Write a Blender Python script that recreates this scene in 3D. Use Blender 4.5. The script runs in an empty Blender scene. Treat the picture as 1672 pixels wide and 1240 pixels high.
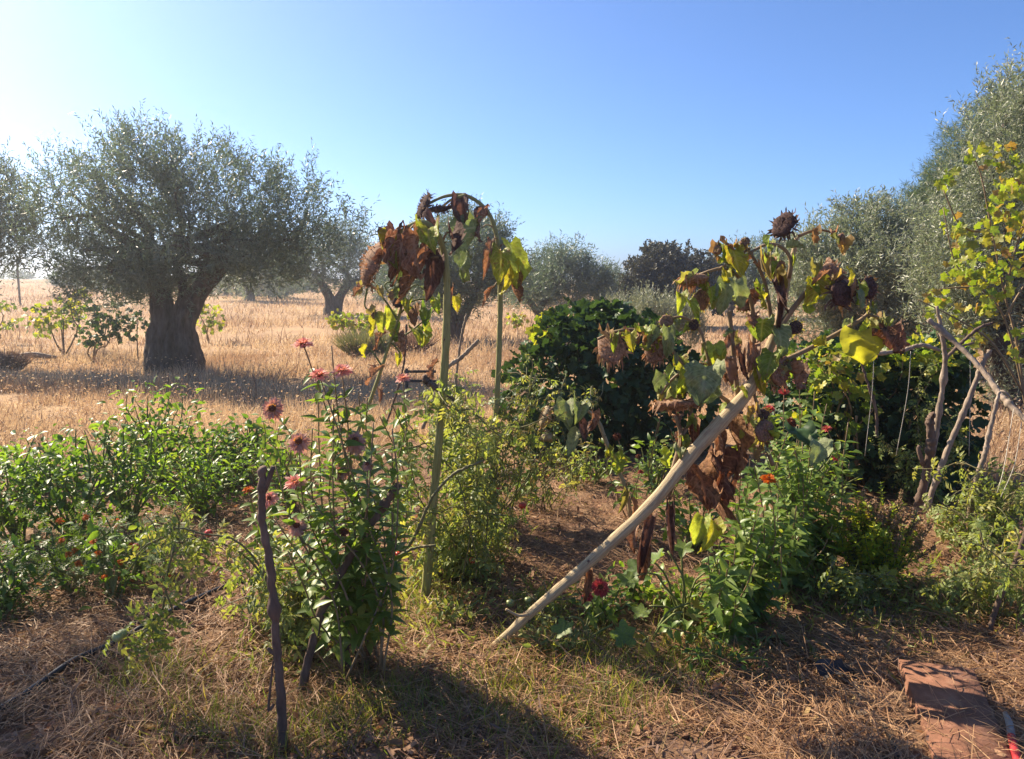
import bpy, math, random
import numpy as np
from mathutils import Matrix, Vector

# ---------------------------------------------------------------- camera, sky, sun, exposure
scene = bpy.context.scene
COL = scene.collection
CAM_H, PITCH, FOCAL = 1.55, math.radians(7.4), 1263.0
cam_data = bpy.data.cameras.new('camera')
cam = bpy.data.objects.new('camera', cam_data)
COL.objects.link(cam)
cam.location = (0, 0, CAM_H)
cam.rotation_euler = (math.radians(90) - PITCH, 0, 0)
cam_data.sensor_width = 36
cam_data.lens = 36 * FOCAL / 1672
cam_data.clip_start = 0.05
cam_data.clip_end = 9000
scene.camera = cam

SUN_AZ, SUN_EL = math.radians(-53), math.radians(37)
world = bpy.data.worlds.new('World')
scene.world = world
world.use_nodes = True
wn = world.node_tree.nodes
bg = wn['Background']
sky_node = wn.new('ShaderNodeTexSky')
sky_node.sky_type = 'NISHITA'
sky_node.sun_disc = False
sky_node.sun_elevation = SUN_EL
sky_node.sun_rotation = SUN_AZ
sky_node.air_density = 0.7
sky_node.altitude = 500
sky_node.dust_density = 1.2
sky_node.ozone_density = 9
world.node_tree.links.new(sky_node.outputs[0], bg.inputs[0])
bg.inputs[1].default_value = 0.083

sun_data = bpy.data.lights.new('sun', 'SUN')
sun_data.energy = 5.0
sun_data.angle = math.radians(0.55)
sun_data.color = (1.0, 0.855, 0.65)
sun = bpy.data.objects.new('sun', sun_data)
COL.objects.link(sun)
SD = Vector((math.sin(SUN_AZ) * math.cos(SUN_EL), math.cos(SUN_AZ) * math.cos(SUN_EL), math.sin(SUN_EL)))
sun.rotation_euler = SD.to_track_quat('Z', 'Y').to_euler()
sun.location = (-20, 12, 15)

vs = scene.view_settings
vs.view_transform = 'Standard'
vs.look = 'None'
vs.exposure = 1.42
vs.gamma = 1.0
scene.cycles.use_denoising = True
scene.cycles.max_bounces = 8
scene.cycles.transmission_bounces = 4
scene.cycles.diffuse_bounces = 4

# ---------------------------------------------------------------- numeric helpers
R = np.random.default_rng(11)
random.seed(5)
CAMP = np.array([0, 0, CAM_H])


def ray(px, py):
    u, v = (px - 836) / FOCAL, (620 - py) / FOCAL
    return np.array([u, math.cos(PITCH) + v * math.sin(PITCH), v * math.cos(PITCH) - math.sin(PITCH)])


def P(px, py, d):
    r = ray(px, py)
    return CAMP + r * (d / r[1])


def _hash(i, j, s):
    n = (i * 374761393 + j * 668265263 + s * 974711) & 0x7fffffff
    n = ((n ^ (n >> 13)) * 1274126177) & 0x7fffffff
    return ((n ^ (n >> 16)) & 0xffff) / 65535.0


def vnoise(x, y, s=0):
    x = np.asarray(x, float); y = np.asarray(y, float)
    i = np.floor(x).astype(np.int64); j = np.floor(y).astype(np.int64)
    fx = x - i; fy = y - j
    fx = fx * fx * (3 - 2 * fx); fy = fy * fy * (3 - 2 * fy)
    a = _hash(i, j, s); b = _hash(i + 1, j, s); c = _hash(i, j + 1, s); d = _hash(i + 1, j + 1, s)
    return (a * (1 - fx) + b * fx) * (1 - fy) + (c * (1 - fx) + d * fx) * fy


def gz(x, y):
    """height of the ground"""
    x = np.asarray(x, float); y = np.asarray(y, float)
    near = np.clip((9 - y) / 3, 0, 1)
    z = 0.085 * (vnoise(x * 1.1, y * 1.3, 1) - .5) + 0.05 * (vnoise(x * 3.1, y * 3.3, 2) - .5) * near \
        + 0.028 * (vnoise(x * 9, y * 9, 3) - .5) * near
    z = z + 0.3 * (vnoise(x * .13, y * .13, 4) - .5) * np.clip((y - 9) / 15, 0, 1)
    z = z + 0.012 * np.clip(y - 30, 0, 60) + 0.5 * np.clip((-x - 12) / 25, 0, 1.5) * np.clip((y - 20) / 30, 0, 1)
    return z


def G(px, py):
    r = ray(px, py)
    z = 0.0
    for _ in range(4):
        s = (CAM_H - z) / -r[2]
        p = CAMP + r * s
        z = float(gz(p[0], p[1]))
    return np.array([p[0], p[1], z])


def norm(v):
    v = np.asarray(v, float)
    return v / np.maximum(np.linalg.norm(v, axis=-1, keepdims=True), 1e-9)


def frames(d, n):
    """rotation matrices: template Y -> d, template Z -> n"""
    Y = norm(d)
    Z = np.asarray(n, float)
    Z = Z - (Z * Y).sum(-1, keepdims=True) * Y
    bad = np.linalg.norm(Z, axis=-1) < 1e-4
    if np.any(bad):
        Z[bad] = np.cross(Y[bad], [0.31, 0.77, 0.2])
    Z = norm(Z)
    X = np.cross(Y, Z)
    return np.stack([X, Y, Z], -1)


def rnd_dir(n):
    return norm(R.normal(size=(n, 3)))


def smooth_path(pts, n=24):
    pts = np.asarray(pts, float)
    if len(pts) < 3:
        t = np.linspace(0, 1, n)[:, None]
        return pts[0] * (1 - t) + pts[-1] * t
    ext = np.vstack([2 * pts[0] - pts[1], pts, 2 * pts[-1] - pts[-2]])
    k = len(pts) - 1
    out = []
    for t in np.linspace(0, k, n):
        i = min(int(t), k - 1); f = t - i
        p0, p1, p2, p3 = ext[i:i + 4]
        out.append(.5 * (2 * p1 + (p2 - p0) * f + (2 * p0 - 5 * p1 + 4 * p2 - p3) * f * f + (3 * p1 - p0 - 3 * p2 + p3) * f ** 3))
    return np.array(out)


def pxpath(pts, d, n=24):
    """a path through picture points, each at its own distance"""
    return smooth_path([P(p[0], p[1], p[2] if len(p) > 2 else d) for p in pts], n)


def grow(a, b, sag=0.0, wob=0.03, n=10):
    """a stem from a to b that bows and wobbles"""
    a = np.asarray(a, float); b = np.asarray(b, float)
    t = np.linspace(0, 1, 5)[:, None]
    p = a * (1 - t) + b * t
    L = np.linalg.norm(b - a)
    off = R.normal(size=3); off[2] *= .3
    p += np.sin(t * math.pi) * norm(off) * L * .08
    p[:, 2] += (np.sin(t * math.pi) * sag * L)[:, 0]
    p[1:-1] += R.normal(size=(3, 3)) * wob * L
    return smooth_path(p, n)


def tube_geo(path, rad, sides=6, cap=True):
    path = np.asarray(path, float); n = len(path)
    rad = np.interp(np.linspace(0, 1, n), np.linspace(0, 1, len(np.atleast_1d(rad))), np.atleast_1d(rad))
    T = np.gradient(path, axis=0); T = norm(T)
    ref = np.array([0.2, -0.9, 0.1]) if abs(T[:, 1]).mean() < .8 else np.array([1., 0, .1])
    A = norm(np.cross(T, ref)); B = np.cross(T, A)
    a = np.linspace(0, 2 * math.pi, sides, endpoint=False)
    V = path[:, None] + rad[:, None, None] * (np.cos(a)[None, :, None] * A[:, None] + np.sin(a)[None, :, None] * B[:, None])
    V = V.reshape(-1, 3)
    i = np.arange(n - 1)[:, None] * sides; j = np.arange(sides)[None]; k = (j + 1) % sides
    F = np.stack([i + j, i + k, i + sides + k, i + sides + j], -1).reshape(-1, 4)
    faces = [F]
    if cap:
        faces += [np.arange(sides)[::-1][None], (np.arange(sides) + (n - 1) * sides)[None]]
    return V, faces


# ---------------------------------------------------------------- scene objects
ORG = {}


class Geo:
    def __init__(self):
        self.V, self.F, self.A, self.n = [], [], [], 0

    def add(self, V, faces, v=None):
        V = np.asarray(V, float)
        for f in faces:
            self.F.append(np.asarray(f) + self.n)
        self.V.append(V)
        if v is None:
            v = R.random()
        self.A.append(np.broadcast_to(np.asarray(v, float), (len(V),)))
        self.n += len(V)
        return self

    def tube(self, path, rad, sides=6, v=None):
        return self.add(*tube_geo(path, rad, sides), v)

    def inst(self, tpl, M, T, v=None, scale=None):
        """copies of a template: M (n,3,3), T (n,3)"""
        tv, tf = tpl
        k = len(tv); n = len(T)
        if n == 0:
            return self
        if scale is not None:
            M = M * np.asarray(scale).reshape(n, 1, -1)
        V = np.einsum('nij,kj->nki', M, tv) + np.asarray(T)[:, None]
        if v is None:
            v = R.random(n)
        off = np.arange(n)[:, None, None] * k
        self.add(V.reshape(-1, 3), [(np.asarray(f)[None] + off).reshape(-1, np.asarray(f).shape[1]) for f in tf], np.repeat(v, k))
        return self

    def mesh(self, name, mat, org=(0, 0, 0), smooth=False):
        V = np.vstack(self.V) - np.asarray(org)
        me = bpy.data.meshes.new(name)
        tot = np.concatenate([np.full(len(f), f.shape[1]) for f in self.F])
        idx = np.concatenate([f.ravel() for f in self.F])
        me.vertices.add(len(V)); me.loops.add(len(idx)); me.polygons.add(len(tot))
        me.vertices.foreach_set('co', V.ravel().astype(np.float32))
        me.loops.foreach_set('vertex_index', idx.astype(np.int32))
        me.polygons.foreach_set('loop_start', (np.cumsum(tot) - tot).astype(np.int32))
        me.polygons.foreach_set('loop_total', tot.astype(np.int32))
        if smooth:
            me.polygons.foreach_set('use_smooth', np.ones(len(tot), bool))
        at = me.attributes.new('v', 'FLOAT', 'POINT')
        at.data.foreach_set('value', np.concatenate(self.A).astype(np.float32))
        me.update(calc_edges=True)
        me.materials.append(mat)
        return me

    def build(self, name, mat, parent=None, smooth=True, kind=None, org=None):
        o0 = ORG[parent] if parent is not None else (np.zeros(3) if org is None else np.asarray(org))
        ob = bpy.data.objects.new(name, self.mesh(name, mat, o0, smooth))
        COL.objects.link(ob)
        if parent is not None:
            ob.parent = parent
        else:
            ob.location = o0
        ORG[ob] = o0
        if kind:
            ob['kind'] = kind
        return ob


def thing(name, label, cat, loc, group=None):
    o = bpy.data.objects.new(name, None)
    COL.objects.link(o)
    o.empty_display_size = .1
    o.location = loc
    ORG[o] = np.asarray(loc, float)
    return tag(o, label, cat, group)


def tag(o, label, cat, group=None):
    o['label'] = label; o['category'] = cat
    if group:
        o['group'] = group
    return o


LEAFMESH = {}


def leaves(parent, M, T, S, variants, mat, key, limit=300, name='leaf', rest='foliage'):
    """each leaf a part of its own (sharing meshes); past the limit the farther ones are joined"""
    n = len(T)
    if n == 0:
        return
    order = np.argsort(np.linalg.norm(T - CAMP, axis=1))
    which = R.integers(0, len(variants), n)
    org = ORG[parent]
    S = np.broadcast_to(np.asarray(S, float), (n,))
    for i in order[:limit]:
        k = (key, which[i], mat.name)
        if k not in LEAFMESH:
            LEAFMESH[k] = Geo().add(*variants[which[i]], v=0.0).mesh(name, mat, smooth=True)
        o = bpy.data.objects.new(name, LEAFMESH[k])
        COL.objects.link(o)
        o.parent = parent
        m = np.eye(4); m[:3, :3] = M[i] * S[i]; m[:3, 3] = T[i] - org
        o.matrix_basis = Matrix(m.tolist())
    far = order[limit:]
    if len(far):
        g = Geo()
        for w in range(len(variants)):
            s = far[which[far] == w]
            g.inst(variants[w], M[s] * S[s][:, None, None], T[s])
        g.build(rest, mat, parent, kind='stuff')


# ---------------------------------------------------------------- materials
def new_mat(name):
    m = bpy.data.materials.new(name)
    m.use_nodes = True
    nt = m.node_tree
    return m, nt, nt.nodes['Principled BSDF'], nt.nodes['Material Output']


def ramp_node(nt, cols):
    r = nt.nodes.new('ShaderNodeValToRGB')
    e = r.color_ramp.elements
    while len(e) < len(cols):
        e.new(.5)
    for i, c in enumerate(cols):
        e[i].position = i / max(1, len(cols) - 1)
        e[i].color = (*c, 1)
    return r


def leaf_mat(name, cols, rough=.5, trans=.4, tcol=(2.1, 1.95, .75), spec=.35, spot=None, spot_amt=.5, nscale=35, mott=.3, bump=0.0, veins=None):
    m, nt, b, out = new_mat(name)
    N, L = nt.nodes.new, nt.links.new
    at = N('ShaderNodeAttribute'); at.attribute_name = 'v'
    oi = N('ShaderNodeObjectInfo')
    ad = N('ShaderNodeMath'); ad.operation = 'ADD'
    L(at.outputs['Fac'], ad.inputs[0]); L(oi.outputs['Random'], ad.inputs[1])
    fr = N('ShaderNodeMath'); fr.operation = 'FRACT'; L(ad.outputs[0], fr.inputs[0])
    rp = ramp_node(nt, cols); L(fr.outputs[0], rp.inputs[0])
    tc = N('ShaderNodeTexCoord')
    nz = N('ShaderNodeTexNoise'); nz.inputs['Scale'].default_value = nscale; nz.inputs['Detail'].default_value = 3
    L(tc.outputs['Object'], nz.inputs['Vector'])
    mr = N('ShaderNodeMapRange'); mr.inputs['From Min'].default_value = .3; mr.inputs['From Max'].default_value = .7
    mr.inputs['To Min'].default_value = 1 - mott; mr.inputs['To Max'].default_value = 1 + mott
    L(nz.outputs['Fac'], mr.inputs['Value'])
    mx = N('ShaderNodeVectorMath'); mx.operation = 'SCALE'
    L(rp.outputs[0], mx.inputs[0]); L(mr.outputs[0], mx.inputs['Scale'])
    col = mx.outputs[0]
    if spot:
        n2 = N('ShaderNodeTexNoise'); n2.inputs['Scale'].default_value = nscale * .45; n2.inputs['Detail'].default_value = 4
        L(tc.outputs['Object'], n2.inputs['Vector'])
        m2 = N('ShaderNodeMapRange'); m2.inputs['From Min'].default_value = .62 - .25 * spot_amt; m2.inputs['From Max'].default_value = .72 - .2 * spot_amt
        L(n2.outputs['Fac'], m2.inputs['Value'])
        mc = N('ShaderNodeMix'); mc.data_type = 'RGBA'
        L(m2.outputs[0], mc.inputs['Factor']); L(col, mc.inputs['A']); mc.inputs['B'].default_value = (*spot, 1)
        col = mc.outputs['Result']
    height = nz.outputs['Fac']
    if veins:
        # midrib and side veins from the leaf's own across / along coordinates
        va = N('ShaderNodeAttribute'); va.attribute_name = 'ls'
        vl = N('ShaderNodeAttribute'); vl.attribute_name = 'lt'

        def mth(op, x, y=None, z=None):
            q = N('ShaderNodeMath'); q.operation = op
            for k, s_ in enumerate((x, y, z)):
                if s_ is None:
                    continue
                if isinstance(s_, (int, float)):
                    q.inputs[k].default_value = s_
                else:
                    L(s_, q.inputs[k])
            return q.outputs[0]
        sa = mth('ABSOLUTE', va.outputs['Fac'])
        rib = mth('LESS_THAN', sa, .07)
        ph = mth('MULTIPLY', mth('SUBTRACT', vl.outputs['Fac'], mth('MULTIPLY', sa, .33)), 6.5)
        hb = mth('LESS_THAN', mth('ABSOLUTE', mth('SUBTRACT', mth('FRACT', ph), .5)), .07)
        vn = mth('MAXIMUM', rib, hb)
        mv = N('ShaderNodeMix'); mv.data_type = 'RGBA'
        L(mth('MULTIPLY', vn, .65), mv.inputs['Factor']); L(col, mv.inputs['A']); mv.inputs['B'].default_value = (*veins, 1)
        col = mv.outputs['Result']
        height = mth('ADD', mth('MULTIPLY', vn, -.5), height)
    L(col, b.inputs['Base Color'])
    b.inputs['Roughness'].default_value = rough
    b.inputs['Specular IOR Level'].default_value = spec
    if bump:
        bp = N('ShaderNodeBump'); bp.inputs['Strength'].default_value = bump; bp.inputs['Distance'].default_value = .006
        L(height, bp.inputs['Height']); L(bp.outputs[0], b.inputs['Normal'])
    tr = N('ShaderNodeBsdfTranslucent')
    tm = N('ShaderNodeVectorMath'); tm.operation = 'MULTIPLY'; tm.inputs[1].default_value = tcol
    L(col, tm.inputs[0]); L(tm.outputs[0], tr.inputs['Color'])
    ms = N('ShaderNodeMixShader'); ms.inputs[0].default_value = trans
    L(b.outputs[0], ms.inputs[1]); L(tr.outputs[0], ms.inputs[2]); L(ms.outputs[0], out.inputs['Surface'])
    return m


def rough_mat(name, cols, scale=12, stretch=(1, 1, 1), rough=.85, bump=.4, detail=6, spec=.2, bdist=.01):
    m, nt, b, out = new_mat(name)
    N, L = nt.nodes.new, nt.links.new
    tc = N('ShaderNodeTexCoord')
    mp = N('ShaderNodeMapping'); mp.inputs['Scale'].default_value = stretch
    L(tc.outputs['Object'], mp.inputs['Vector'])
    nz = N('ShaderNodeTexNoise'); nz.inputs['Scale'].default_value = scale; nz.inputs['Detail'].default_value = detail; nz.inputs['Roughness'].default_value = .65
    L(mp.outputs[0], nz.inputs['Vector'])
    mr = N('ShaderNodeMapRange'); mr.inputs['From Min'].default_value = .28; mr.inputs['From Max'].default_value = .72
    L(nz.outputs['Fac'], mr.inputs['Value'])
    rp = ramp_node(nt, cols); L(mr.outputs[0], rp.inputs[0])
    L(rp.outputs[0], b.inputs['Base Color'])
    b.inputs['Roughness'].default_value = rough
    b.inputs['Specular IOR Level'].default_value = spec
    bp = N('ShaderNodeBump'); bp.inputs['Strength'].default_value = bump; bp.inputs['Distance'].default_value = bdist
    L(nz.outputs['Fac'], bp.inputs['Height']); L(bp.outputs[0], b.inputs['Normal'])
    return m


M_soil = rough_mat('soil_and_litter', [(0.080, 0.042, 0.025), (0.140, 0.074, 0.045), (0.206, 0.125, 0.072), (0.282, 0.186, 0.109)], 7, rough=.95, bump=.8, detail=10, bdist=.03)
M_straw = leaf_mat('straw', [(0.205, 0.107, 0.056), (0.335, 0.189, 0.094), (0.438, 0.267, 0.136), (0.280, 0.148, 0.075), (0.502, 0.329, 0.182)], .6, .2, (1.1, 1.05, .9), .3, mott=.1)
M_dry = leaf_mat('dry_grass', [(0.327, 0.213, 0.138), (0.440, 0.297, 0.191), (0.512, 0.364, 0.239), (0.594, 0.468, 0.318), (0.368, 0.228, 0.154)], .6, .35, (1.1, 1.03, .85), .25, mott=.1)
M_drydark = leaf_mat('dry_weeds', [(.16, .10, .075), (.24, .15, .11), (.20, .13, .085)], .7, .25, (1.1, 1.0, .85), .2, mott=.1)
M_grass = leaf_mat('green_grass', [(0.074, 0.118, 0.025), (0.121, 0.177, 0.035), (0.216, 0.224, 0.060), (0.095, 0.142, 0.030), (0.324, 0.260, 0.090)], .5, .4, mott=.1)
M_olive = leaf_mat('olive_leaf', [(0.082, 0.112, 0.075), (0.116, 0.150, 0.101), (0.192, 0.225, 0.172), (0.099, 0.130, 0.084), (0.150, 0.178, 0.137)], .42, .28, (1.3, 1.5, 1.0), .5, mott=.1)
M_olive2 = leaf_mat('olive_leaf_silver', [(.145, .165, .11), (.22, .235, .165), (.33, .34, .26), (.18, .20, .13), (.28, .285, .205)], .42, .28, (1.3, 1.5, 1.0), .5, mott=.1)
M_shrub = leaf_mat('olive_shrub_leaf', [(.17, .19, .125), (.24, .255, .18), (.31, .32, .235), (.19, .205, .13)], .5, .25, (1.15, 1.15, .8), .4, mott=.1)
M_oak = leaf_mat('oak_leaf', [(0.027, 0.031, 0.026), (0.041, 0.043, 0.034), (0.063, 0.063, 0.052), (0.036, 0.038, 0.028)], .5, .15, spec=.4, mott=.1)
M_pine = leaf_mat('pine_needle', [(.05, .085, .04), (.075, .115, .05), (.10, .14, .06)], .5, .25, mott=.1)
M_lav = leaf_mat('lavender_leaf', [(.11, .12, .075), (.15, .16, .10), (.20, .20, .13)], .6, .2, mott=.1)
M_vine = leaf_mat('vine_leaf', [(0.068, 0.118, 0.020), (0.108, 0.177, 0.030), (0.176, 0.236, 0.035), (0.324, 0.307, 0.040), (0.095, 0.153, 0.025)], .45, .45, nscale=20)
M_vineY = leaf_mat('autumn_vine_leaf', [(.15, .22, .03), (.22, .28, .03), (.33, .34, .04), (.17, .24, .03), (.42, .36, .05), (.19, .26, .035), (.30, .16, .06), (.14, .21, .03)], .45, .4, (1.5, 1.65, .6), nscale=20, spot=(.30, .17, .05), spot_amt=.25)
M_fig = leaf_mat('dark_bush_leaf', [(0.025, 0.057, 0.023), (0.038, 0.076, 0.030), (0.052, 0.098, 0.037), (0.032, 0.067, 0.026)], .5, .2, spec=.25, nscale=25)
M_pepper = leaf_mat('pepper_leaf', [(0.074, 0.147, 0.022), (0.108, 0.201, 0.028), (0.149, 0.248, 0.035), (0.088, 0.165, 0.025), (0.203, 0.271, 0.050)], .42, .46, spec=.35, nscale=25)
M_zin = leaf_mat('zinnia_leaf', [(0.081, 0.142, 0.028), (0.115, 0.189, 0.035), (0.162, 0.236, 0.045), (0.095, 0.165, 0.030), (0.230, 0.271, 0.070)], .42, .42, spec=.4, nscale=25)
M_tom = leaf_mat('tomato_leaf', [(0.117, 0.162, 0.047), (0.161, 0.215, 0.063), (0.219, 0.266, 0.084), (0.278, 0.279, 0.095), (0.138, 0.188, 0.053)], .5, .42, nscale=30)
M_tomdry = leaf_mat('tomato_leaf_dry', [(.20, .17, .075), (.27, .21, .10), (.15, .15, .06), (.30, .23, .13)], .6, .35, nscale=30)
M_basil = leaf_mat('basil_leaf', [(0.178, 0.271, 0.030), (0.268, 0.358, 0.035), (0.376, 0.414, 0.045), (0.465, 0.428, 0.060)], .42, .45, nscale=30)
M_calyx = leaf_mat('pale_calyx', [(.42, .33, .20), (.48, .39, .26), (.36, .30, .15)], .7, .3, (1.2, 1.05, .7), .2, nscale=60, bump=.8)
M_pepper2 = leaf_mat('pepper_leaf_dark', [(0.053, 0.112, 0.022), (0.075, 0.147, 0.026), (0.105, 0.182, 0.036), (0.060, 0.126, 0.024)], .45, .4, spec=.35, nscale=25)
M_seed = leaf_mat('basil_seed_spike', [(.26, .17, .10), (.34, .21, .14), (.30, .22, .10), (.22, .13, .09)], .7, .25, (1.2, 1.05, .8))
M_mari = leaf_mat('marigold_leaf', [(0.058, 0.096, 0.022), (0.078, 0.132, 0.030), (0.065, 0.108, 0.025)], .5, .35)
M_squash = leaf_mat('squash_leaf', [(0.081, 0.142, 0.030), (0.121, 0.189, 0.040), (0.162, 0.224, 0.050)], .5, .4, nscale=25, spot=(.13, .17, .08), spot_amt=.4)
# sunflower leaves
M_sgrey = leaf_mat('sunflower_leaf_grey_green', [(0.200, 0.228, 0.110), (0.250, 0.282, 0.143), (0.175, 0.216, 0.088)], .6, .3, (1.2, 1.3, .6), .2, spot=(.25, .25, .15), spot_amt=.2, nscale=60, bump=.9, veins=(.34, .36, .22))
M_sgreen = leaf_mat('sunflower_leaf_green', [(0.149, 0.217, 0.033), (0.223, 0.285, 0.044), (0.283, 0.325, 0.055)], .5, .45, spot=(.24, .22, .05), spot_amt=.3, nscale=60, bump=.9, veins=(.30, .34, .12))
M_syel = leaf_mat('sunflower_leaf_yellow', [(0.323, 0.347, 0.033), (0.399, 0.378, 0.033), (0.266, 0.326, 0.039)], .5, .5, (1.25, 1.15, .5), spot=(.26, .17, .04), spot_amt=.2, nscale=60, bump=.9, veins=(.50, .46, .14))
M_sbrown = leaf_mat('sunflower_leaf_brown', [(0.230, 0.128, 0.078), (0.311, 0.189, 0.117), (0.176, 0.095, 0.065)], .75, .25, (1.3, .9, .6), .15, spot=(.34, .25, .18), spot_amt=.3, nscale=70, bump=1.0, mott=.5, veins=(.40, .31, .24))
M_srust = leaf_mat('sunflower_leaf_rust', [(0.214, 0.109, 0.053), (0.273, 0.153, 0.076), (0.156, 0.076, 0.046)], .8, .22, (1.4, .95, .6), .15, spot=(.12, .055, .035), spot_amt=.3, nscale=60, bump=1.0, mott=.5, veins=(.36, .20, .11))
M_sdark = leaf_mat('sunflower_leaf_dark', [(0.112, 0.068, 0.056), (0.150, 0.090, 0.070), (0.083, 0.053, 0.042)], .8, .2, (1.3, .9, .7), .15, nscale=60, bump=1.0, mott=.5, veins=(.17, .11, .09))
M_head = leaf_mat('dry_flower_head', [(0.195, 0.120, 0.083), (0.285, 0.180, 0.120), (0.150, 0.090, 0.068)], .85, .08, spec=.1, nscale=120, mott=.5)
M_headdark = leaf_mat('dark_flower_head', [(0.062, 0.040, 0.038), (0.088, 0.054, 0.048), (0.050, 0.031, 0.030)], .85, .05, spec=.1, nscale=120, mott=.5)
M_bract = leaf_mat('dry_bract', [(0.286, 0.169, 0.101), (0.390, 0.243, 0.149), (0.221, 0.121, 0.081), (0.338, 0.243, 0.108)], .8, .3, (1.3, 1.0, .7), .15)
M_bractdark = leaf_mat('dark_bract', [(0.091, 0.056, 0.054), (0.130, 0.081, 0.072), (0.065, 0.041, 0.040)], .8, .2, spec=.15)
M_bractgr = leaf_mat('green_bract', [(.20, .22, .06), (.26, .25, .09), (.30, .20, .09), (.16, .19, .05)], .6, .35, spec=.2)
def fibre_mat(name, cols, stain, rough=.65):
    m, nt, b, out = new_mat(name)
    N, L = nt.nodes.new, nt.links.new
    a = N('ShaderNodeAttribute'); a.attribute_name = 'ls'
    t = N('ShaderNodeAttribute'); t.attribute_name = 'lt'
    ca = N('ShaderNodeMath'); ca.operation = 'COSINE'; L(a.outputs['Fac'], ca.inputs[0])
    sa = N('ShaderNodeMath'); sa.operation = 'SINE'; L(a.outputs['Fac'], sa.inputs[0])
    outc = []
    for k, (r, z, sc) in enumerate(((2.2, 5, 2.2), (1.0, 7, 1.5))):
        cx = N('ShaderNodeCombineXYZ')
        for i, (src, f) in enumerate(((ca.outputs[0], r), (sa.outputs[0], r), (t.outputs['Fac'], z))):
            q = N('ShaderNodeMath'); q.operation = 'MULTIPLY'; q.inputs[1].default_value = f; L(src, q.inputs[0]); L(q.outputs[0], cx.inputs[i])
        nz = N('ShaderNodeTexNoise'); nz.inputs['Scale'].default_value = sc; nz.inputs['Detail'].default_value = 7; nz.inputs['Roughness'].default_value = .7
        L(cx.outputs[0], nz.inputs['Vector']); outc.append(nz)
    mr = N('ShaderNodeMapRange'); mr.inputs['From Min'].default_value = .25; mr.inputs['From Max'].default_value = .75; L(outc[0].outputs['Fac'], mr.inputs['Value'])
    rp = ramp_node(nt, cols); L(mr.outputs[0], rp.inputs[0])
    m2 = N('ShaderNodeMapRange'); m2.inputs['From Min'].default_value = .54; m2.inputs['From Max'].default_value = .72; m2.inputs['To Max'].default_value = .8; L(outc[1].outputs['Fac'], m2.inputs['Value'])
    mx = N('ShaderNodeMix'); mx.data_type = 'RGBA'; L(m2.outputs[0], mx.inputs['Factor']); L(rp.outputs[0], mx.inputs['A']); mx.inputs['B'].default_value = (*stain, 1)
    L(mx.outputs['Result'], b.inputs['Base Color'])
    b.inputs['Roughness'].default_value = rough; b.inputs['Specular IOR Level'].default_value = .2
    bp = N('ShaderNodeBump'); bp.inputs['Strength'].default_value = .9; bp.inputs['Distance'].default_value = .004
    L(outc[0].outputs['Fac'], bp.inputs['Height']); L(bp.outputs[0], b.inputs['Normal'])
    return m


M_stalk = fibre_mat('green_sunflower_stalk', [(.12, .105, .04), (.24, .23, .08), (.33, .31, .12), (.42, .38, .17)], (.17, .11, .06))
M_stalkdry = fibre_mat('pale_sunflower_stalk', [(.17, .11, .065), (.34, .25, .14), (.46, .37, .22), (.52, .44, .28)], (.26, .15, .095))
M_stem = rough_mat('brown_green_stem', [(.16, .11, .055), (.22, .155, .085), (.27, .19, .12)], 30, (1, 1, .3), .65, .2)
M_gstem = rough_mat('green_stem', [(.10, .13, .04), (.15, .17, .055), (.19, .18, .07)], 30, (1, 1, .3), .6, .2)
M_tstem = rough_mat('tomato_stem', [(.10, .11, .04), (.15, .14, .06), (.20, .155, .085)], 30, (1, 1, .3), .6, .2)
M_bark = rough_mat('olive_bark', [(.030, .024, .020), (.075, .060, .048), (.13, .105, .085), (.19, .16, .13)], 14, (1, 1, .3), .92, 1.0, 10, bdist=.06)
M_stake = rough_mat('stake_bark', [(0.067, 0.046, 0.036), (0.127, 0.086, 0.065), (0.196, 0.137, 0.103)], 26, (1, 1, .3), .9, .8, 6, bdist=.008)
M_branch = rough_mat('bare_branch', [(.15, .115, .085), (.26, .20, .15), (.38, .31, .24)], 24, (1, 1, .5), .8, .5, bdist=.006)
M_twine = rough_mat('twine', [(.40, .36, .29), (.55, .50, .41)], 60, rough=.8)
M_hose = rough_mat('black_rubber', [(.010, .010, .012), (.02, .02, .022)], 40, rough=.45, bump=.1, spec=.5)
M_terra = rough_mat('terracotta', [(.075, .05, .035), (.15, .075, .048), (.20, .095, .06), (.25, .13, .085), (.22, .16, .11)], 11, rough=.95, bump=.8, detail=12, bdist=.012)
M_stone = rough_mat('stone', [(.20, .16, .12), (.32, .26, .19), (.38, .30, .22)], 14, rough=.9, bump=.6)
M_wood = rough_mat('weathered_wood', [(.05, .04, .034), (.09, .07, .056), (.14, .11, .09)], 18, (.2, 1, 1), .85, .4)
M_petal = leaf_mat('pink_petal', [(0.672, 0.312, 0.260), (0.739, 0.429, 0.351), (0.650, 0.260, 0.234), (0.762, 0.494, 0.390)], .55, .4, (1.2, .95, .85), .2)
M_petalold = leaf_mat('faded_petal', [(.52, .30, .24), (.56, .36, .27), (.44, .22, .17), (.55, .33, .29)], .7, .35, (1.2, .95, .8), .15)
M_petalred = leaf_mat('red_petal', [(.42, .055, .06), (.36, .05, .07), (.48, .10, .08)], .55, .4, (1.2, .9, .9), .2)
M_orange = leaf_mat('orange_petal', [(0.527, 0.128, 0.012), (0.595, 0.180, 0.016), (0.468, 0.090, 0.010)], .55, .4, (1.2, .95, .7), .2)
M_disc = leaf_mat('flower_disc', [(.10, .035, .022), (.15, .05, .025)], .9, .05, spec=.1, nscale=200, mott=.5)
M_discy = leaf_mat('yellow_florets', [(.60, .30, .03), (.55, .24, .03)], .7, .2, spec=.1)
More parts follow.
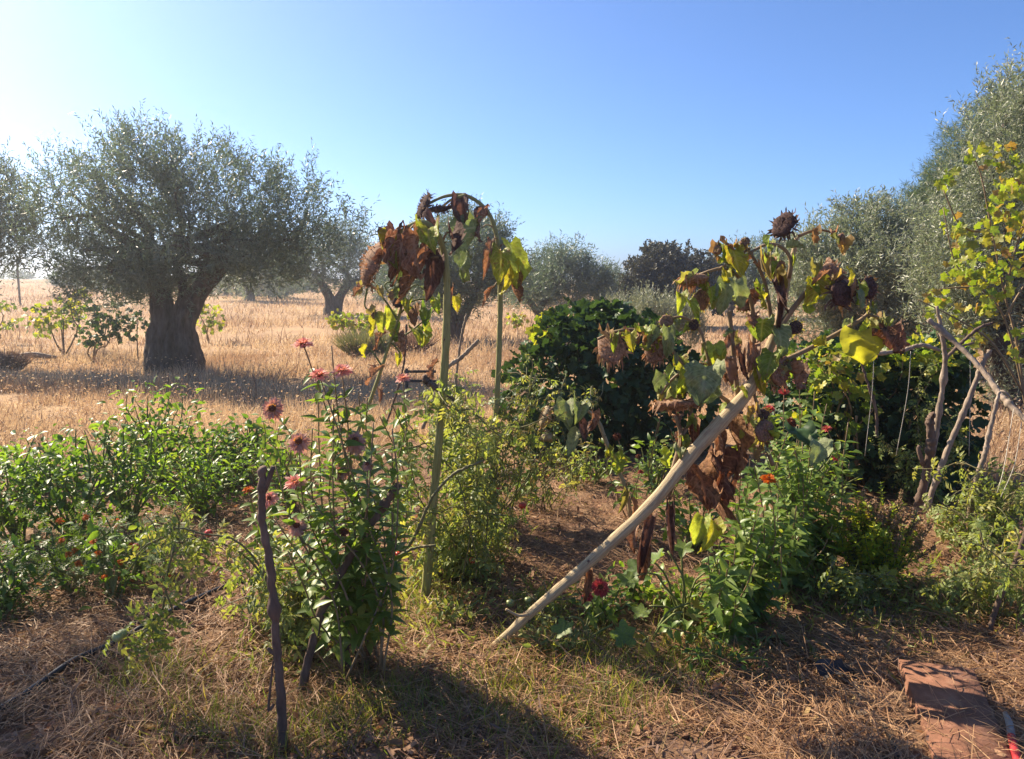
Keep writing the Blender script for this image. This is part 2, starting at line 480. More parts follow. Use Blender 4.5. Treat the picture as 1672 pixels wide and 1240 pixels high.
M_tomred = rough_mat('ripe_tomato_skin', [(.42, .022, .012), (.55, .04, .02)], 8, rough=.3, bump=.02, spec=.5)
M_tomgreen = rough_mat('unripe_tomato_skin', [(.24, .28, .09), (.34, .37, .15)], 8, rough=.35, bump=.02, spec=.5)
M_red = rough_mat('red_plastic', [(.20, .03, .03), (.40, .025, .03), (.48, .04, .04)], 30, rough=.6, bump=.2, spec=.3)
M_grey = rough_mat('grey_metal', [(.16, .15, .14), (.27, .25, .23)], 30, rough=.5, bump=.1, spec=.5)
M_black = rough_mat('dark_plastic_sheet', [(.035, .03, .03), (.065, .058, .055)], 20, rough=.6, bump=.3)

# ---------------------------------------------------------------- leaf templates (length 1 along Y, normal Z)
def t_blade(bend=.35, w=1.0):
    V = np.array([[-w / 2, 0, 0], [w / 2, 0, 0], [-w * .4, .55, bend * .3], [w * .4, .55, bend * .3], [0, 1, bend]])
    return V, [np.array([[0, 1, 3, 2]]), np.array([[2, 3, 4]])]


def t_olive(w=.22, fold=.05):
    V = np.array([[0, 0, 0], [w / 2, .45, fold], [0, 1, 0], [-w / 2, .45, fold]])
    return V, [np.array([[0, 1, 2], [0, 2, 3]])]


def t_ovate(width=.45, droop=.25, fold=.12, n=6, peak=.4, wav=.0, heart=0.0):
    """midrib plus two rows of edge points"""
    t = np.linspace(0, 1, n)
    prof = (np.sin(math.pi * np.clip(t, 0, 1) ** (math.log(.5) / math.log(peak))) ** .8) * width / 2
    prof[0] = heart * width * .3
    V = []
    for i, s in enumerate(t):
        z = -droop * s ** 2
        y = s * (1 - droop * .25 * s)
        wz = wav * math.sin(i * 2.4 + 1)
        V += [[-prof[i], y - heart * (.14 if i == 0 else 0), z + fold * prof[i] * 2 + wz * width], [0, y, z], [prof[i], y - heart * (.14 if i == 0 else 0), z + fold * prof[i] * 2 - wz * width]]
    F = []
    for i in range(n - 1):
        a = i * 3
        F += [[a, a + 1, a + 4, a + 3], [a + 1, a + 2, a + 5, a + 4]]
    return np.array(V), [np.array(F)]


def t_lobed(lobes=5, depth=.35, cup=.15, droop=.2, seed=0):
    r = np.random.default_rng(seed)
    k = lobes * 4
    a = np.linspace(-math.pi * .93, math.pi * .93, k + 1)
    rad = []
    for i, x in enumerate(a):
        ph = (i % 4)
        s = {0: 1 - depth, 1: .82, 2: 1.0, 3: .82}[ph]
        rad.append(.52 * s * (1.0 - .22 * abs(x) / math.pi) * (1 + .08 * r.normal()))
    rad = np.array(rad)
    X = rad * np.sin(a); Y = .42 + rad * np.cos(a) * .95
    Z = cup * rad ** 2 * 2 - droop * np.clip(Y, 0, 2) ** 2 + .05 * r.normal(size=len(a))
    V = np.vstack([[[0, .1, 0]], [[0, .42, -droop * .17 - .02]], np.stack([X, Y, Z], -1)])
    F = [[1, 2 + i + 1, 2 + i] for i in range(k)] + [[1, 0, 2 + k], [0, 1, 2]]
    return V, [np.array(F)[:, ::-1]]


def t_compound(seed=0, pairs=3, curl=.3, lw=.5, scale=1.0):
    """tomato leaf: a rachis with toothed curled leaflets"""
    r = np.random.default_rng(seed)
    V, F3, F4 = [], [], []
    n = 0

    def leaflet(p, d, L, tw):
        nonlocal n
        d = norm(d)
        side = norm(np.cross(d, [0, 0, 1.0]))
        up = np.cross(side, d)
        side = side * math.cos(tw) + up * math.sin(tw)
        pts = []
        ts = [0, .28, .5, .75, 1]
        ws = [.0, .5, .36, .26, 0]
        for t, w in zip(ts, ws):
            c = p + d * L * t * (1 - .2 * curl * t) + np.array([0, 0, -1]) * curl * L * t * t * (.6 + .8 * r.random())
            e = up * (.12 + .2 * curl) * L * w
            pts.append((c - side * w * L * lw + e, c, c + side * w * L * lw + e))
        base = n
        for q in pts:
            V.extend(q); n += 3
        for i in range(4):
            a = base + i * 3
            F4.append([a, a + 1, a + 4, a + 3]); F4.append([a + 1, a + 2, a + 5, a + 4])

    def rach(t):
        return np.array([.06 * math.sin(t * 3 + seed), t * (1 - .15 * curl * t), -curl * .5 * t * t])
    for i in range(pairs):
        t = .3 + .5 * i / max(1, pairs - 1)
        for s in (-1, 1):
            leaflet(rach(t + .04 * r.normal()), np.array([s * (.8 + .2 * r.random()), .45, .15 * r.normal() - .1]), (.30 + .1 * r.random()) * scale, r.normal() * .5)
    leaflet(rach(.88), np.array([.1 * r.normal(), 1, -.2]), .36 * scale, r.normal() * .4)
    ts = np.linspace(0, .92, 5)
    pv, pf = tube_geo(np.array([rach(t) for t in ts]), [.014, .008], 3, cap=False)
    F4b = (pf[0] + n)
    V = np.vstack([np.array(V), pv])
    return V, [np.vstack([np.array(F4), F4b])]


def t_feather(seed=0, pairs=5):
    """marigold leaf: narrow pinnate leaflets"""
    V, F = [], []
    k = 0
    r = np.random.default_rng(seed)
    for i in range(pairs):
        t = .15 + .8 * i / pairs
        for s in (-1, 1):
            L = .36 * (1 - .4 * abs(t - .5))
            p = np.array([0, t, -.2 * t * t]); d = norm(np.array([s, .6, .15 * r.normal()]))
            w = np.array([-d[1], d[0], 0]) * .05
            V += [p, p + d * L * .5 + w, p + d * L, p + d * L * .5 - w]
            F += [[k, k + 1, k + 2, k + 3]]; k += 4
    V += [[-.012, 0, 0], [.012, 0, 0], [0.0, 1, -.2], [0, .5, -.05]]
    F += [[k, k + 1, k + 2, k + 3]]
    return np.array(V), [np.array(F)]


OV_PEP = [t_ovate(.44, d, f, 6, .38, w) for d, f, w in ((.2, .15, 0), (.4, .1, .02), (.1, .2, .02), (.55, .2, .03))]
OV_ZIN = [t_ovate(.42, d, f, 6, .3, w) for d, f, w in ((.15, .22, 0), (.35, .12, .02), (.05, .3, 0), (.6, .15, .03))]
OV_BAS = [t_ovate(.55, .25, .2, 5, .45), t_ovate(.5, .05, .25, 5, .45)]
LOB_V = [t_lobed(5, .3, .2, .2, s) for s in range(4)]
LOB_SQ = [t_lobed(5, .42, .25, .3, s + 9) for s in range(4)]
LOB_FIG = [t_lobed(5, .25, .25, .3, s + 20) for s in range(4)]
TOM = [t_compound(s, 3, c) for s, c in ((1, .35), (2, .6), (3, .2), (4, .8), (5, .5))]
TOMW = [t_compound(s, 2, 1.1, .38, .8) for s in (11, 12, 13)]
FEA = [t_feather(s) for s in (1, 2, 3)]


def leaf_sheet(L, W, droop=1.2, curl=.5, crumple=.12, heart=.10, seed=0, nu=9, nv=7, side=0.0, teeth=.05):
    """one large sunflower leaf, its petiole end at the origin, as a bent, crumpled sheet; droop is the angle it turns down (rad)"""
    r = np.random.default_rng(seed)
    V = []
    ang, p = 0.0, np.zeros(2)
    ys, zs, an = [], [], []
    for i in range(nu):
        ys.append(p[0]); zs.append(p[1]); an.append(ang)
        p = p + np.array([math.cos(ang), -math.sin(ang)]) * L / (nu - 1)
        ang += droop / (nu - 1) * (1.5 if i < nu * .4 else .7)
    ph = r.random(4) * 6
    cg = r.normal(size=(6, 5))

    def cn(t, s):
        a, b = t * 4.999, (s + 1) / 2 * 3.999
        i, j = int(a), int(b); fa, fb = a - i, b - j
        fa = fa * fa * (3 - 2 * fa); fb = fb * fb * (3 - 2 * fb)
        return (cg[i, j] * (1 - fa) + cg[i + 1, j] * fa) * (1 - fb) + (cg[i, j + 1] * (1 - fa) + cg[i + 1, j + 1] * fa) * fb
    for i in range(nu):
        t = i / (nu - 1)
        w = W / 2 * (math.sin(math.pi * min(1, (t * .86 + .14)) ** .72) ** .85 if t < 1 else 0.02)
        for j in range(nv):
            s = (j / (nv - 1)) * 2 - 1
            x = s * w * math.cos(curl * abs(s) * .9) * (1 + teeth * r.normal() * (abs(s) > .95))
            back = -heart * L * (1 - t) ** 4 * abs(s) ** 1.4 if i < 3 else 0
            lift = w * math.sin(curl * abs(s)) * .9 * (1 if curl > 0 else 1) + crumple * W * (math.sin(5 * s + ph[0] + 4 * t) * .35 + math.sin(9 * t + ph[1] + 3 * s) * .3 + cn(t, s) * .45 + r.normal() * .035) * (abs(s) * .8 + .2)
            nx = -math.sin(an[i])
            lift += crumple * W * .5 * abs(math.sin(13 * t + 5 * abs(s) + ph[2])) * abs(s)
            V.append([x + side * t * t * L, ys[i] + back + lift * math.sin(an[i]), zs[i] + lift * math.cos(an[i])])
    F = [[i * nv + j, i * nv + j + 1, (i + 1) * nv + j + 1, (i + 1) * nv + j] for i in range(nu - 1) for j in range(nv - 1)]
    return np.array(V), [np.array(F)]


def big_leaf(root, at, yaw, L, W, mat, droop=1.3, curl=.5, crumple=.12, pitch=-.75, petiole=None, seed=None, side=0.0, pet_mat=None):
    """a sunflower leaf hanging at a point; yaw 0 points right in the picture, 90 away from the camera"""
    seed = int(R.integers(1, 10000)) if seed is None else seed
    pitch = pitch + R.uniform(-.4, .55)
    side = side + R.normal() * .22
    V, F = leaf_sheet(L * 1.05, W * 1.12, droop * R.uniform(.45, .95), curl * R.uniform(.7, 1.15), crumple * 1.5, seed=seed, side=side, nu=15, nv=11)
    a = math.radians(270 + (yaw % 360 - 270) * .6 + R.normal() * 12)
    d = np.array([[math.cos(a) * math.cos(pitch), math.sin(a) * math.cos(pitch), math.sin(pitch)]])
    M = frames(d, np.array([[0, 0, 1.0]]))[0]
    V = V @ M.T + at
    nu, nv = 15, 11
    if mat in (M_sbrown, M_srust, M_sdark, M_bract, M_syel):      # torn margins
        r = np.random.default_rng(seed)
        f = F[0]; j = np.arange(len(f)) % (nv - 1); i = np.arange(len(f)) // (nv - 1)
        edge = np.minimum(j, nv - 2 - j)
        F = [f[~(((edge == 0) & (r.random(len(f)) < .22)) | ((edge == 1) & (r.random(len(f)) < .05)) | ((i > nu - 4) & (r.random(len(f)) < .12)))]]
    o = Geo().add(V, F, 0.0).build('leaf', mat, root)
    o.data.attributes.new('ls', 'FLOAT', 'POINT').data.foreach_set('value', np.tile(np.linspace(-1, 1, nv), nu).astype(np.float32))
    o.data.attributes.new('lt', 'FLOAT', 'POINT').data.foreach_set('value', np.repeat(np.linspace(0, 1, nu), nv).astype(np.float32))
    if petiole is not None:
        Geo().tube(smooth_path([petiole, (np.asarray(petiole) + at) / 2 + np.array([0, 0, .02]), at], 6), [.006, .004], 5).build('leaf_stalk', pet_mat or M_stem, o)
    return o


def sun_head(root, c, n, diam, thick, mat, bmat, nb=26, blen=.45, curl=.25, bdir=.3, seed=None, bw=.16, neck=None, drop=0.0):
    """a spent sunflower head: dished disc with a domed back and ragged bracts; n is the way the face looks"""
    r = np.random.default_rng(int(R.integers(1, 9999)) if seed is None else seed)
    c = np.asarray(c, float)
    M = frames(norm(np.array([[.3, .2, 1.0]])) if abs(n[2]) < .9 else np.array([[1.0, 0, 0]]), norm(np.array([n])))[0]
    rad = diam / 2
    blen = blen * (1.5 if mat.name.startswith('dark') else 1)
    prof = [(0, -.9), (.16, -.85), (.4, -.62), (.75, -.4), (1.0, -.05), (.97, .18), (.8, .3), (.45, .26), (.15, .2), (0, .2)]
    S = 18
    a = np.linspace(0, 2 * math.pi, S, endpoint=False)
    wob = 1 + .09 * np.sin(a * 2 + r.random() * 6) + .07 * np.sin(a * 5 + r.random() * 6)
    V = []
    for (q, h) in prof:
        rr = q * rad * wob * (1 + .03 * r.normal(size=S))
        z = h * thick - curl * rad * (rr / rad) ** 2 * (1 + .6 * np.sin(a + 1)) + .05 * thick * r.normal(size=S)
        V.append(np.stack([rr * np.cos(a), rr * np.sin(a), z], -1))
    V = np.vstack(V)
    i = np.arange(len(prof) - 1)[:, None] * S; j = np.arange(S)[None]; k = (j + 1) % S
    F = np.stack([i + j, i + k, i + S + k, i + S + j], -1).reshape(-1, 4)
    head = Geo().add(V @ M.T + c, [F], 0.0).build('flower_head', mat, root)
    # seed texture on the face
    g = Geo()
    ns = 90
    q = np.sqrt(r.random(ns)) * .85; b = r.random(ns) * 6.28
    pos = np.stack([q * rad * np.cos(b), q * rad * np.sin(b), .26 * thick - curl * rad * q ** 2], -1)
    d = norm(np.stack([np.cos(b) * .5, np.sin(b) * .5, np.ones(ns)], -1) + r.normal(size=(ns, 3)) * .3)
    g.inst(t_blade(.2, .3), frames(d @ M.T, rnd_dir(ns)), pos @ M.T + c, scale=np.full((ns, 1), diam * .09))
    g.build('dry_florets', bmat, head, kind='stuff')
    # bracts
    g = Geo()
    for layer in range(2):
        for m in range(nb):
            b = 6.283 * (m + .5 * layer + .35 * r.normal()) / nb
            e = np.array([math.cos(b), math.sin(b), 0])
            w = 1 + .09 * math.sin(b * 2)
            p0 = e * rad * (.93 - .1 * layer) * w; p0[2] = -.12 * thick - curl * rad
            L = diam * blen * .72 * (.35 + .85 * r.random())
            dirz = bdir + .8 * r.normal()
            pts = []
            cur = p0.copy(); dd = norm(e + np.array([0, 0, dirz]) + .25 * r.normal(size=3))
            bend = r.normal() * .9 + (-.2)
            for s in range(4):
                pts.append(cur.copy()); cur = cur + dd * L / 3
                dd = norm(dd + np.array([0, 0, 1]) * bend * .5 + .2 * r.normal(size=3))
            tg = np.array([-e[1], e[0], 0])
            BV = []
            for s, (pp, ww) in enumerate(zip(pts, (.8, 1, .65, .05))):
                tw = tg * math.cos(s * .3) + np.array([0, 0, 1]) * math.sin(s * .4 * r.normal())
                BV += [pp - tw * ww * diam * bw * .62 / 2, pp + tw * ww * diam * bw * .62 / 2]
            BV = np.array(BV) @ M.T
            BV[:, 2] -= drop * .45 * diam * np.repeat([0, .15, .45, 1.0], 2) * (.4 + r.random())
            g.add(BV + c, [np.array([[0, 1, 3, 2], [2, 3, 5, 4], [4, 5, 7, 6]])])
    g.build('bracts', bmat, head)
    return head


def stalk(root, path, rad, mat, sides=10, nodes=10, name='stalk', nub=.5, seed=0):
    """a sunflower stalk with swollen joints and broken leaf stubs"""
    r = np.random.default_rng(seed)
    n = max(len(path), 40)
    path = smooth_path(path, n) if len(path) < n else path
    t = np.linspace(0, 1, n)
    path = path + np.cumsum(r.normal(size=(n, 3)), 0) * [.0007, .0007, 0]
    rr = np.interp(t, np.linspace(0, 1, len(rad)), rad) * (1 + .09 * np.abs(np.sin(t * nodes * 3.14)) ** 8 + .06 * r.normal(size=n).clip(-1, 1))
    g = Geo()
    V, F = tube_geo(path, rr, sides)
    a = np.tile(np.arange(sides), n)
    g.add(V + (V - np.repeat(path, sides, 0)) * (.06 * np.cos(a * 2.1)[:, None]), F, 0.0)
    o = g.build(name, mat, root)
    at = o.data.attributes.new('ls', 'FLOAT', 'POINT'); at.data.foreach_set('value', (a * 6.2832 / sides).astype(np.float32))
    ln = np.concatenate([[0], np.cumsum(np.linalg.norm(np.diff(path, axis=0), axis=1))])
    at = o.data.attributes.new('lt', 'FLOAT', 'POINT'); at.data.foreach_set('value', np.repeat(ln, sides).astype(np.float32))
    g = Geo()
    for k in range(nodes):
        i = int(n * (.05 + .9 * r.random()))
        i = min(i, n - 2)
        d = norm(r.normal(size=3) * np.array([1, .7, .2]))
        T = norm(path[i + 1] - path[i])
        d = norm(d - T * d.dot(T) + T * .35)
        L = rr[i] * (1.1 + nub * r.random())
        g.tube(np.array([path[i] + d * rr[i] * .6, path[i] + d * L]), [rr[i] * (.2 + .25 * r.random()), rr[i] * .2], 6)
    if nodes:
        g.build('leaf_scars', M_stake if k % 2 else M_stem, o)
    return o


def zin_flower(root, c, n, diam, pm, dm, layers=3, droop=.1, per=15, ym=True, dome=.3, seed=None):
    r = np.random.default_rng(int(R.integers(1, 9999)) if seed is None else seed)
    c = np.asarray(c, float)
    M = frames(np.array([[1.0, .2, .1]]), norm(np.array([n])))[0]
    rad = diam / 2
    S = 10
    prof = [(.05, -.35), (.22, -.28), (.34, 0), (.30, dome * .6), (.15, dome), (0.01, dome * 1.1)]
    a = np.linspace(0, 2 * math.pi, S, endpoint=False)
    V = np.vstack([np.stack([q * rad * np.cos(a), q * rad * np.sin(a), np.full(S, h * rad)], -1) for q, h in prof])
    i = np.arange(len(prof) - 1)[:, None] * S; j = np.arange(S)[None]; k = (j + 1) % S
    F = np.stack([i + j, i + k, i + S + k, i + S + j], -1).reshape(-1, 4)
    o = Geo().add(V @ M.T + c, [F], 0.0).build('flower', dm, root)
    g = Geo()
    tpl = t_ovate(.34, .15, .1, 4, .6)
    for l in range(layers):
        m = per - l * 2
        b = 6.283 * (np.arange(m) + .5 * l + .2 * r.normal(size=m)) / m
        el = droop * -1 + .38 * l + .16 * r.normal(size=m)
        d = np.stack([np.cos(b) * np.cos(el), np.sin(b) * np.cos(el), np.sin(el)], -1)
        nn = np.stack([-np.cos(b) * np.sin(el), -np.sin(b) * np.sin(el), np.cos(el)], -1) + .25 * r.normal(size=(m, 3))
        pos = np.stack([np.cos(b), np.sin(b), np.zeros(m)], -1) * rad * .22 + np.array([0, 0, .06 * l * rad])
        sc = rad * (.85 - .17 * l) * (1 + .12 * r.normal(size=m))
        g.inst(tpl, frames(d @ M.T, nn @ M.T), pos @ M.T + c, scale=sc[:, None])
    g.build('petals', pm, o)
    if ym:
        m = 12
        b = 6.283 * np.arange(m) / m
        d = np.stack([np.cos(b) * .6, np.sin(b) * .6, np.ones(m)], -1)
        pos = np.stack([np.cos(b) * .24 * rad, np.sin(b) * .24 * rad, np.full(m, dome * .6 * rad)], -1)
        Geo().inst(t_blade(.2, .5), frames(d @ M.T, rnd_dir(m)), pos @ M.T + c, scale=np.full((m, 1), rad * .22)).build('florets', M_discy, o)
    return o


def pairs_along(path, spacing, start=.1, end=.97, size=(.05, .07), out=.75, up=.35, decuss=True, single=False, droop=0.0, petiole=0.0):
    """places for opposite leaf pairs along a stem"""
    seg = np.linalg.norm(np.diff(path, axis=0), axis=1); s = np.concatenate([[0], np.cumsum(seg)])
    L = s[-1]
    if L < 1e-4:
        return np.zeros((0, 3, 3)), np.zeros((0, 3)), np.zeros(0)
    D, T, S, NN = [], [], [], []
    pos = L * start; k = 0; base = R.random() * 3
    while pos < L * end:
        f = pos / L
        p = np.array([np.interp(pos, s, path[:, c]) for c in range(3)])
        p2 = np.array([np.interp(min(pos + .01, L), s, path[:, c]) for c in range(3)])
        t = norm(p2 - p + 1e-9)
        a = norm(np.cross(t, [.3, .8, .2])); b = np.cross(t, a)
        ang = base + k * (math.pi / 2 if decuss else 2.4)
        for q in ((0,) if single else (0, math.pi)):
            an = ang + q + R.normal() * .25
            o = a * math.cos(an) + b * math.sin(an)
            d = norm(o * out + t * up + np.array([0, 0, -droop]) + R.normal(size=3) * .14)
            D.append(d); T.append(p + d * petiole); S.append(R.uniform(*size) * (1 - .35 * f)); NN.append(norm(t + np.array([0, 0, .7]) + R.normal(size=3) * .3))
        pos += spacing * (.75 + .5 * R.random()); k += 1
    if not T:
        return np.zeros((0, 3, 3)), np.zeros((0, 3)), np.zeros(0)
    return frames(np.array(D), np.array(NN)), np.array(T), np.array(S)


def cat3(items):
    items = [i for i in items if len(i[1])]
    return tuple(np.concatenate([i[k] for i in items]) for k in range(3))


# ---------------------------------------------------------------- plant builders
def leafy_bush(label, cat, base, h, rx, ry, nleaf, variants, mat, key, size=(.05, .09), name='pepper_plant', limit=220, nst=9, stem_mat=None, flat=.15, group=None, lean=(0, 0)):
    """a bushy plant: stems that fan out from the base and leaves all through the outer half of the dome"""
    base = np.asarray(base, float)
    root = thing(name, label, cat, base, group)
    nb = nst * 5
    tips = []
    for k in range(nst):
        a = 6.283 * (k + R.random() * .7) / nst; q = .35 + .6 * R.random()
        tip = base + np.array([math.cos(a) * rx * q + lean[0], math.sin(a) * ry * q + lean[1], h * (1 - .45 * q * q) * (.8 + .25 * R.random())])
        p = grow(base + np.array([R.normal() * .02, R.normal() * .02, -.01]), tip, .05, .03, 10)
        Geo().tube(p, [.009, .003], 5).build('stem', stem_mat or M_gstem, root)
        tips.append(p)
    T, D = [], []
    while len(T) < nleaf:
        p = tips[R.integers(len(tips))]
        q = p[min(9, int(2 + 8 * R.random()))] + R.normal(size=3) * np.array([rx * .27, ry * .27, h * .13])
        rel = (q - base - np.array([lean[0] * .6, lean[1] * .6, 0])) / np.array([rx, ry, h])
        if rel[2] < .06 or (rel[0] ** 2 + rel[1] ** 2) > 1.15 * (1.15 - .5 * rel[2]) or rel[2] > 1.02:
            continue
        T.append(q)
        o = np.array([rel[0], rel[1], .25]) + R.normal(size=3) * .4
        D.append(o)
    T = np.array(T); D = norm(np.array(D)); D[:, 2] -= flat; D = norm(D)
    N = norm(np.array([0, 0, 1.0]) + R.normal(size=(nleaf, 3)) * .45)
    leaves(root, frames(D, N), T, R.uniform(size[0], size[1], nleaf), variants, mat, key, limit)
    return root


def vine_path_leaves(paths, spacing, size, out=.8, up=.3, droop=.3):
    return cat3([pairs_along(p, spacing, .05, .99, size, out, up, False, True, droop) for p in paths])


def tomato(label, base, paths, spacing=.05, size=(.09, .16), mat=None, dry=.25, red=(), green=(), name='tomato_plant', limit=260, wilt=.3, group=None, cat='tomato plant', rad=(.0045, .0018)):
    base = np.asarray(base, float)
    root = thing(name, label, cat, base, group)
    for p in paths:
        Geo().tube(p, rad, 5).build('stem', M_tstem, root)
    M, T, S = vine_path_leaves(paths, spacing, size, .8, .25, .35)
    z = R.random(len(T))
    s = z > dry
    leaves(root, M[s], T[s], S[s], TOM if wilt < .5 else TOM[1:] + TOMW, mat or M_tom, 'tom%d' % (wilt < .5), limit)
    s = ~s
    if s.any():
        leaves(root, M[s], T[s], S[s] * .75, TOMW, M_tomdry, 'tomw', limit // 3, rest='dry_foliage')
    for lst, m in ((red, M_tomred), (green, M_tomgreen)):
        for (c, r) in lst:
            fruit(root, c, r, m)
    return root


def fruit(root, c, r, m):
    S = 12
    prof = [(0, -.92), (.45, -.85), (.85, -.5), (1, 0), (.88, .5), (.5, .8), (.15, .78), (0, .68)]
    a = np.linspace(0, 6.283, S, endpoint=False)
    V = np.vstack([np.stack([q * r * np.cos(a) * (1 + .04 * np.cos(4 * a)), q * r * np.sin(a) * (1 + .04 * np.cos(4 * a)), np.full(S, h * r)], -1) for q, h in prof]) + c
    i = np.arange(len(prof) - 1)[:, None] * S; j = np.arange(S)[None]; k = (j + 1) % S
    o = Geo().add(V, [np.stack([i + j, i + k, i + S + k, i + S + j], -1).reshape(-1, 4)], 0.0).build('fruit', m, root)
    d = norm(np.stack([np.cos(a[::2]), np.sin(a[::2]), np.full(6, .25)], -1))
    Geo().inst(t_blade(-.3, .3), frames(d, np.tile([0, 0, 1.0], (6, 1))), np.tile(np.asarray(c) + [0, 0, r * .74], (6, 1)), scale=np.full((6, 1), r * .9)).build('calyx', M_gstem, o)
    return o


def zinnia(label, base, stems, heads, spacing=.055, size=(.075, .105), name='zinnia_plant', limit=300, group=None, start=.12, rad=(.0045, .0025)):
    """stems: paths; heads: (stem index, petal material, diameter, old?, facing)"""
    base = np.asarray(base, float)
    root = thing(name, label, 'zinnia', base, group)
    parts = []
    for p in stems:
        Geo().tube(p, rad, 6).build('stem', M_stem, root)
        parts.append(pairs_along(p, spacing, start, .93, size, .8, .3))
    M, T, S = cat3(parts)
    leaves(root, M, T, S, OV_ZIN, M_zin, 'zin', limit)
    for (si, pm, dia, old, fac) in heads:
        p = stems[si][-1]
        if old:
            zin_flower(root, p, fac, dia, pm, M_disc, 5, .45, 24, old == 1, .5)
        else:
            zin_flower(root, p, fac, dia, pm, M_disc, 4, .0, 22, True, .25)
    return root


def tree(name, label, cat, bx, d, blobs, nshoot, k, leaf, shoot, mat, trunks, bark=None, up=.7, group=None, dens_in=.35, lump=.18, limbs=10, base_y=None, tpl=None, spread=.75, sd=None):
    """blobs: crown masses in picture units (cx, cy, rx, ry[, depth offset in m]); trunks: [(picture path), radii]"""
    s = d / FOCAL
    x0 = P(bx, 500, d)[0]
    base = np.array([x0, d, float(gz(x0, d))])
    root = thing(name, label, cat, base, group)
    B = []
    for b in blobs:
        c = P(b[0], b[1], d) + np.array([0, b[4] if len(b) > 4 else 0, 0])
        B.append((c, np.array([b[2] * s, (b[2] * .85 + b[3] * .15) * s, b[3] * s])))
    w = np.array([(r[0] * r[2] * r[1]) ** .67 for c, r in B]); w /= w.sum()
    # wood
    g = Geo()
    ends = []
    for (pts, rr) in trunks:
        q = [P(p[0], p[1], d) + np.array([0, p[2] if len(p) > 2 else 0, 0]) for p in pts]
        q[0][2] = float(gz(q[0][0], q[0][1])) - .05
        K, SS = (30, 28) if rr[0] > 20 else (14, 12)
        pa = smooth_path(q, K)
        V, F = tube_geo(pa, np.array(rr) * s, SS)
        ctr = np.repeat(pa, SS, 0); a = np.tile(np.arange(SS), K) * 6.2832 / SS; hh = np.repeat(np.arange(K), SS) * 16 / K
        p0 = R.random(4) * 6
        f = 1 + .13 * np.sin(a * 3 + hh * .22 + p0[0]) + .10 * np.sin(a * 5 - hh * .45 + p0[1]) + .07 * np.sin(a * 8 + hh * .3 + p0[2]) + .05 * np.sin(hh * 1.7 + a * 2 + p0[3]) + .035 * R.normal(size=len(a))
        g.add(ctr + (V - ctr) * f[:, None], F, 0.0)
        ends.append((pa[-1], rr[-1] * s))
    tr = g.build('trunk', bark or M_bark, root)
    g = Geo()
    for m in range(limbs):
        e, er = ends[m % len(ends)]
        c, r = B[R.choice(len(B), p=w)]
        tip = c + rnd_dir(1)[0] * r * .55
        pa = grow(e, tip, .08, .04, 9)
        g.tube(pa, [er * .8, er * .2], 6)
        for _ in range(3):
            i = R.integers(3, 8)
            g.tube(grow(pa[i], pa[i] + rnd_dir(1)[0] * r * .6, .1, .05, 6), [er * .25, er * .06], 5)
    if limbs:
        g.build('limbs', bark or M_bark, root)
    # leafy shoots
    idx = R.choice(len(B), size=nshoot, p=w)
    C = np.array([b[0] for b in B])[idx]; RR = np.array([b[1] for b in B])[idx]
    ncl = 30
    cl = rnd_dir(len(B) * ncl).reshape(len(B), ncl, 3)
    u = norm(cl[idx, R.integers(0, ncl, nshoot)] + R.normal(size=(nshoot, 3)) * .21)
    lum = 1 + lump * (np.sin(u[:, 0] * 5 + idx * 1.7) * np.sin(u[:, 2] * 6 + idx) + np.sin(u[:, 0] * 11 + u[:, 2] * 9 + idx) * .5)
    q = np.where(R.random(nshoot) < dens_in, R.random(nshoot) ** .5 * .8, .8 + .2 * R.random(nshoot))
    pos = C + u * RR * (q * lum)[:, None]
    D = norm(u * .6 + np.array([0, 0, up]) + R.normal(size=(nshoot, 3)) * .35)
    L = shoot * (.5 + R.random(nshoot))
    t = (np.arange(k) + .3) / k
    base_p = pos[:, None] + D[:, None] * (L[:, None] * t[None])[:, :, None]
    base_p = base_p.reshape(-1, 3)
    n = len(base_p)
    dd = norm(np.repeat(D, k, 0) * .6 + rnd_dir(n) * spread)
    keep = base_p[:, 2] > gz(base_p[:, 0], base_p[:, 1]) + .02
    base_p, dd = base_p[keep], dd[keep]; n = len(base_p)
    vv = np.clip(np.repeat(R.random(nshoot), k)[keep] * .6 + R.random(n) * .4, 0, .999)
    g = Geo()
    g.inst(tpl or t_olive(), frames(dd, rnd_dir(n)), base_p, v=vv, scale=(leaf * (.7 + .6 * R.random(n)))[:, None])
    g.build('crown', mat, root, smooth=False)
    return root

# ---------------------------------------------------------------- ground
def axis(lo, hi, step, far, ratio):
    a = list(np.arange(lo, hi, step)); s = step; x = a[-1]
    while x < far:
        s *= ratio; x += s; a.append(x)
    return a


xs_r = axis(0, 5.5, .05, 4000, 1.18)
xs = np.array(sorted([-x for x in xs_r[1:]] + xs_r))
ys = np.array(sorted([-y for y in axis(.2, .5, .15, 60, 1.35)] + axis(0.3, 8.5, .05, 5000, 1.12)))
GX, GY = np.meshgrid(xs, ys)
GZ = gz(GX, GY)
n_x, n_y = len(xs), len(ys)
ii = np.arange(n_y - 1)[:, None] * n_x; jj = np.arange(n_x - 1)[None]
ground = Geo().add(np.stack([GX, GY, GZ], -1).reshape(-1, 3), [np.stack([ii + jj, ii + jj + 1, ii + n_x + jj + 1, ii + n_x + jj], -1).reshape(-1, 4)], 0.0).build('ground', M_soil, kind='structure')
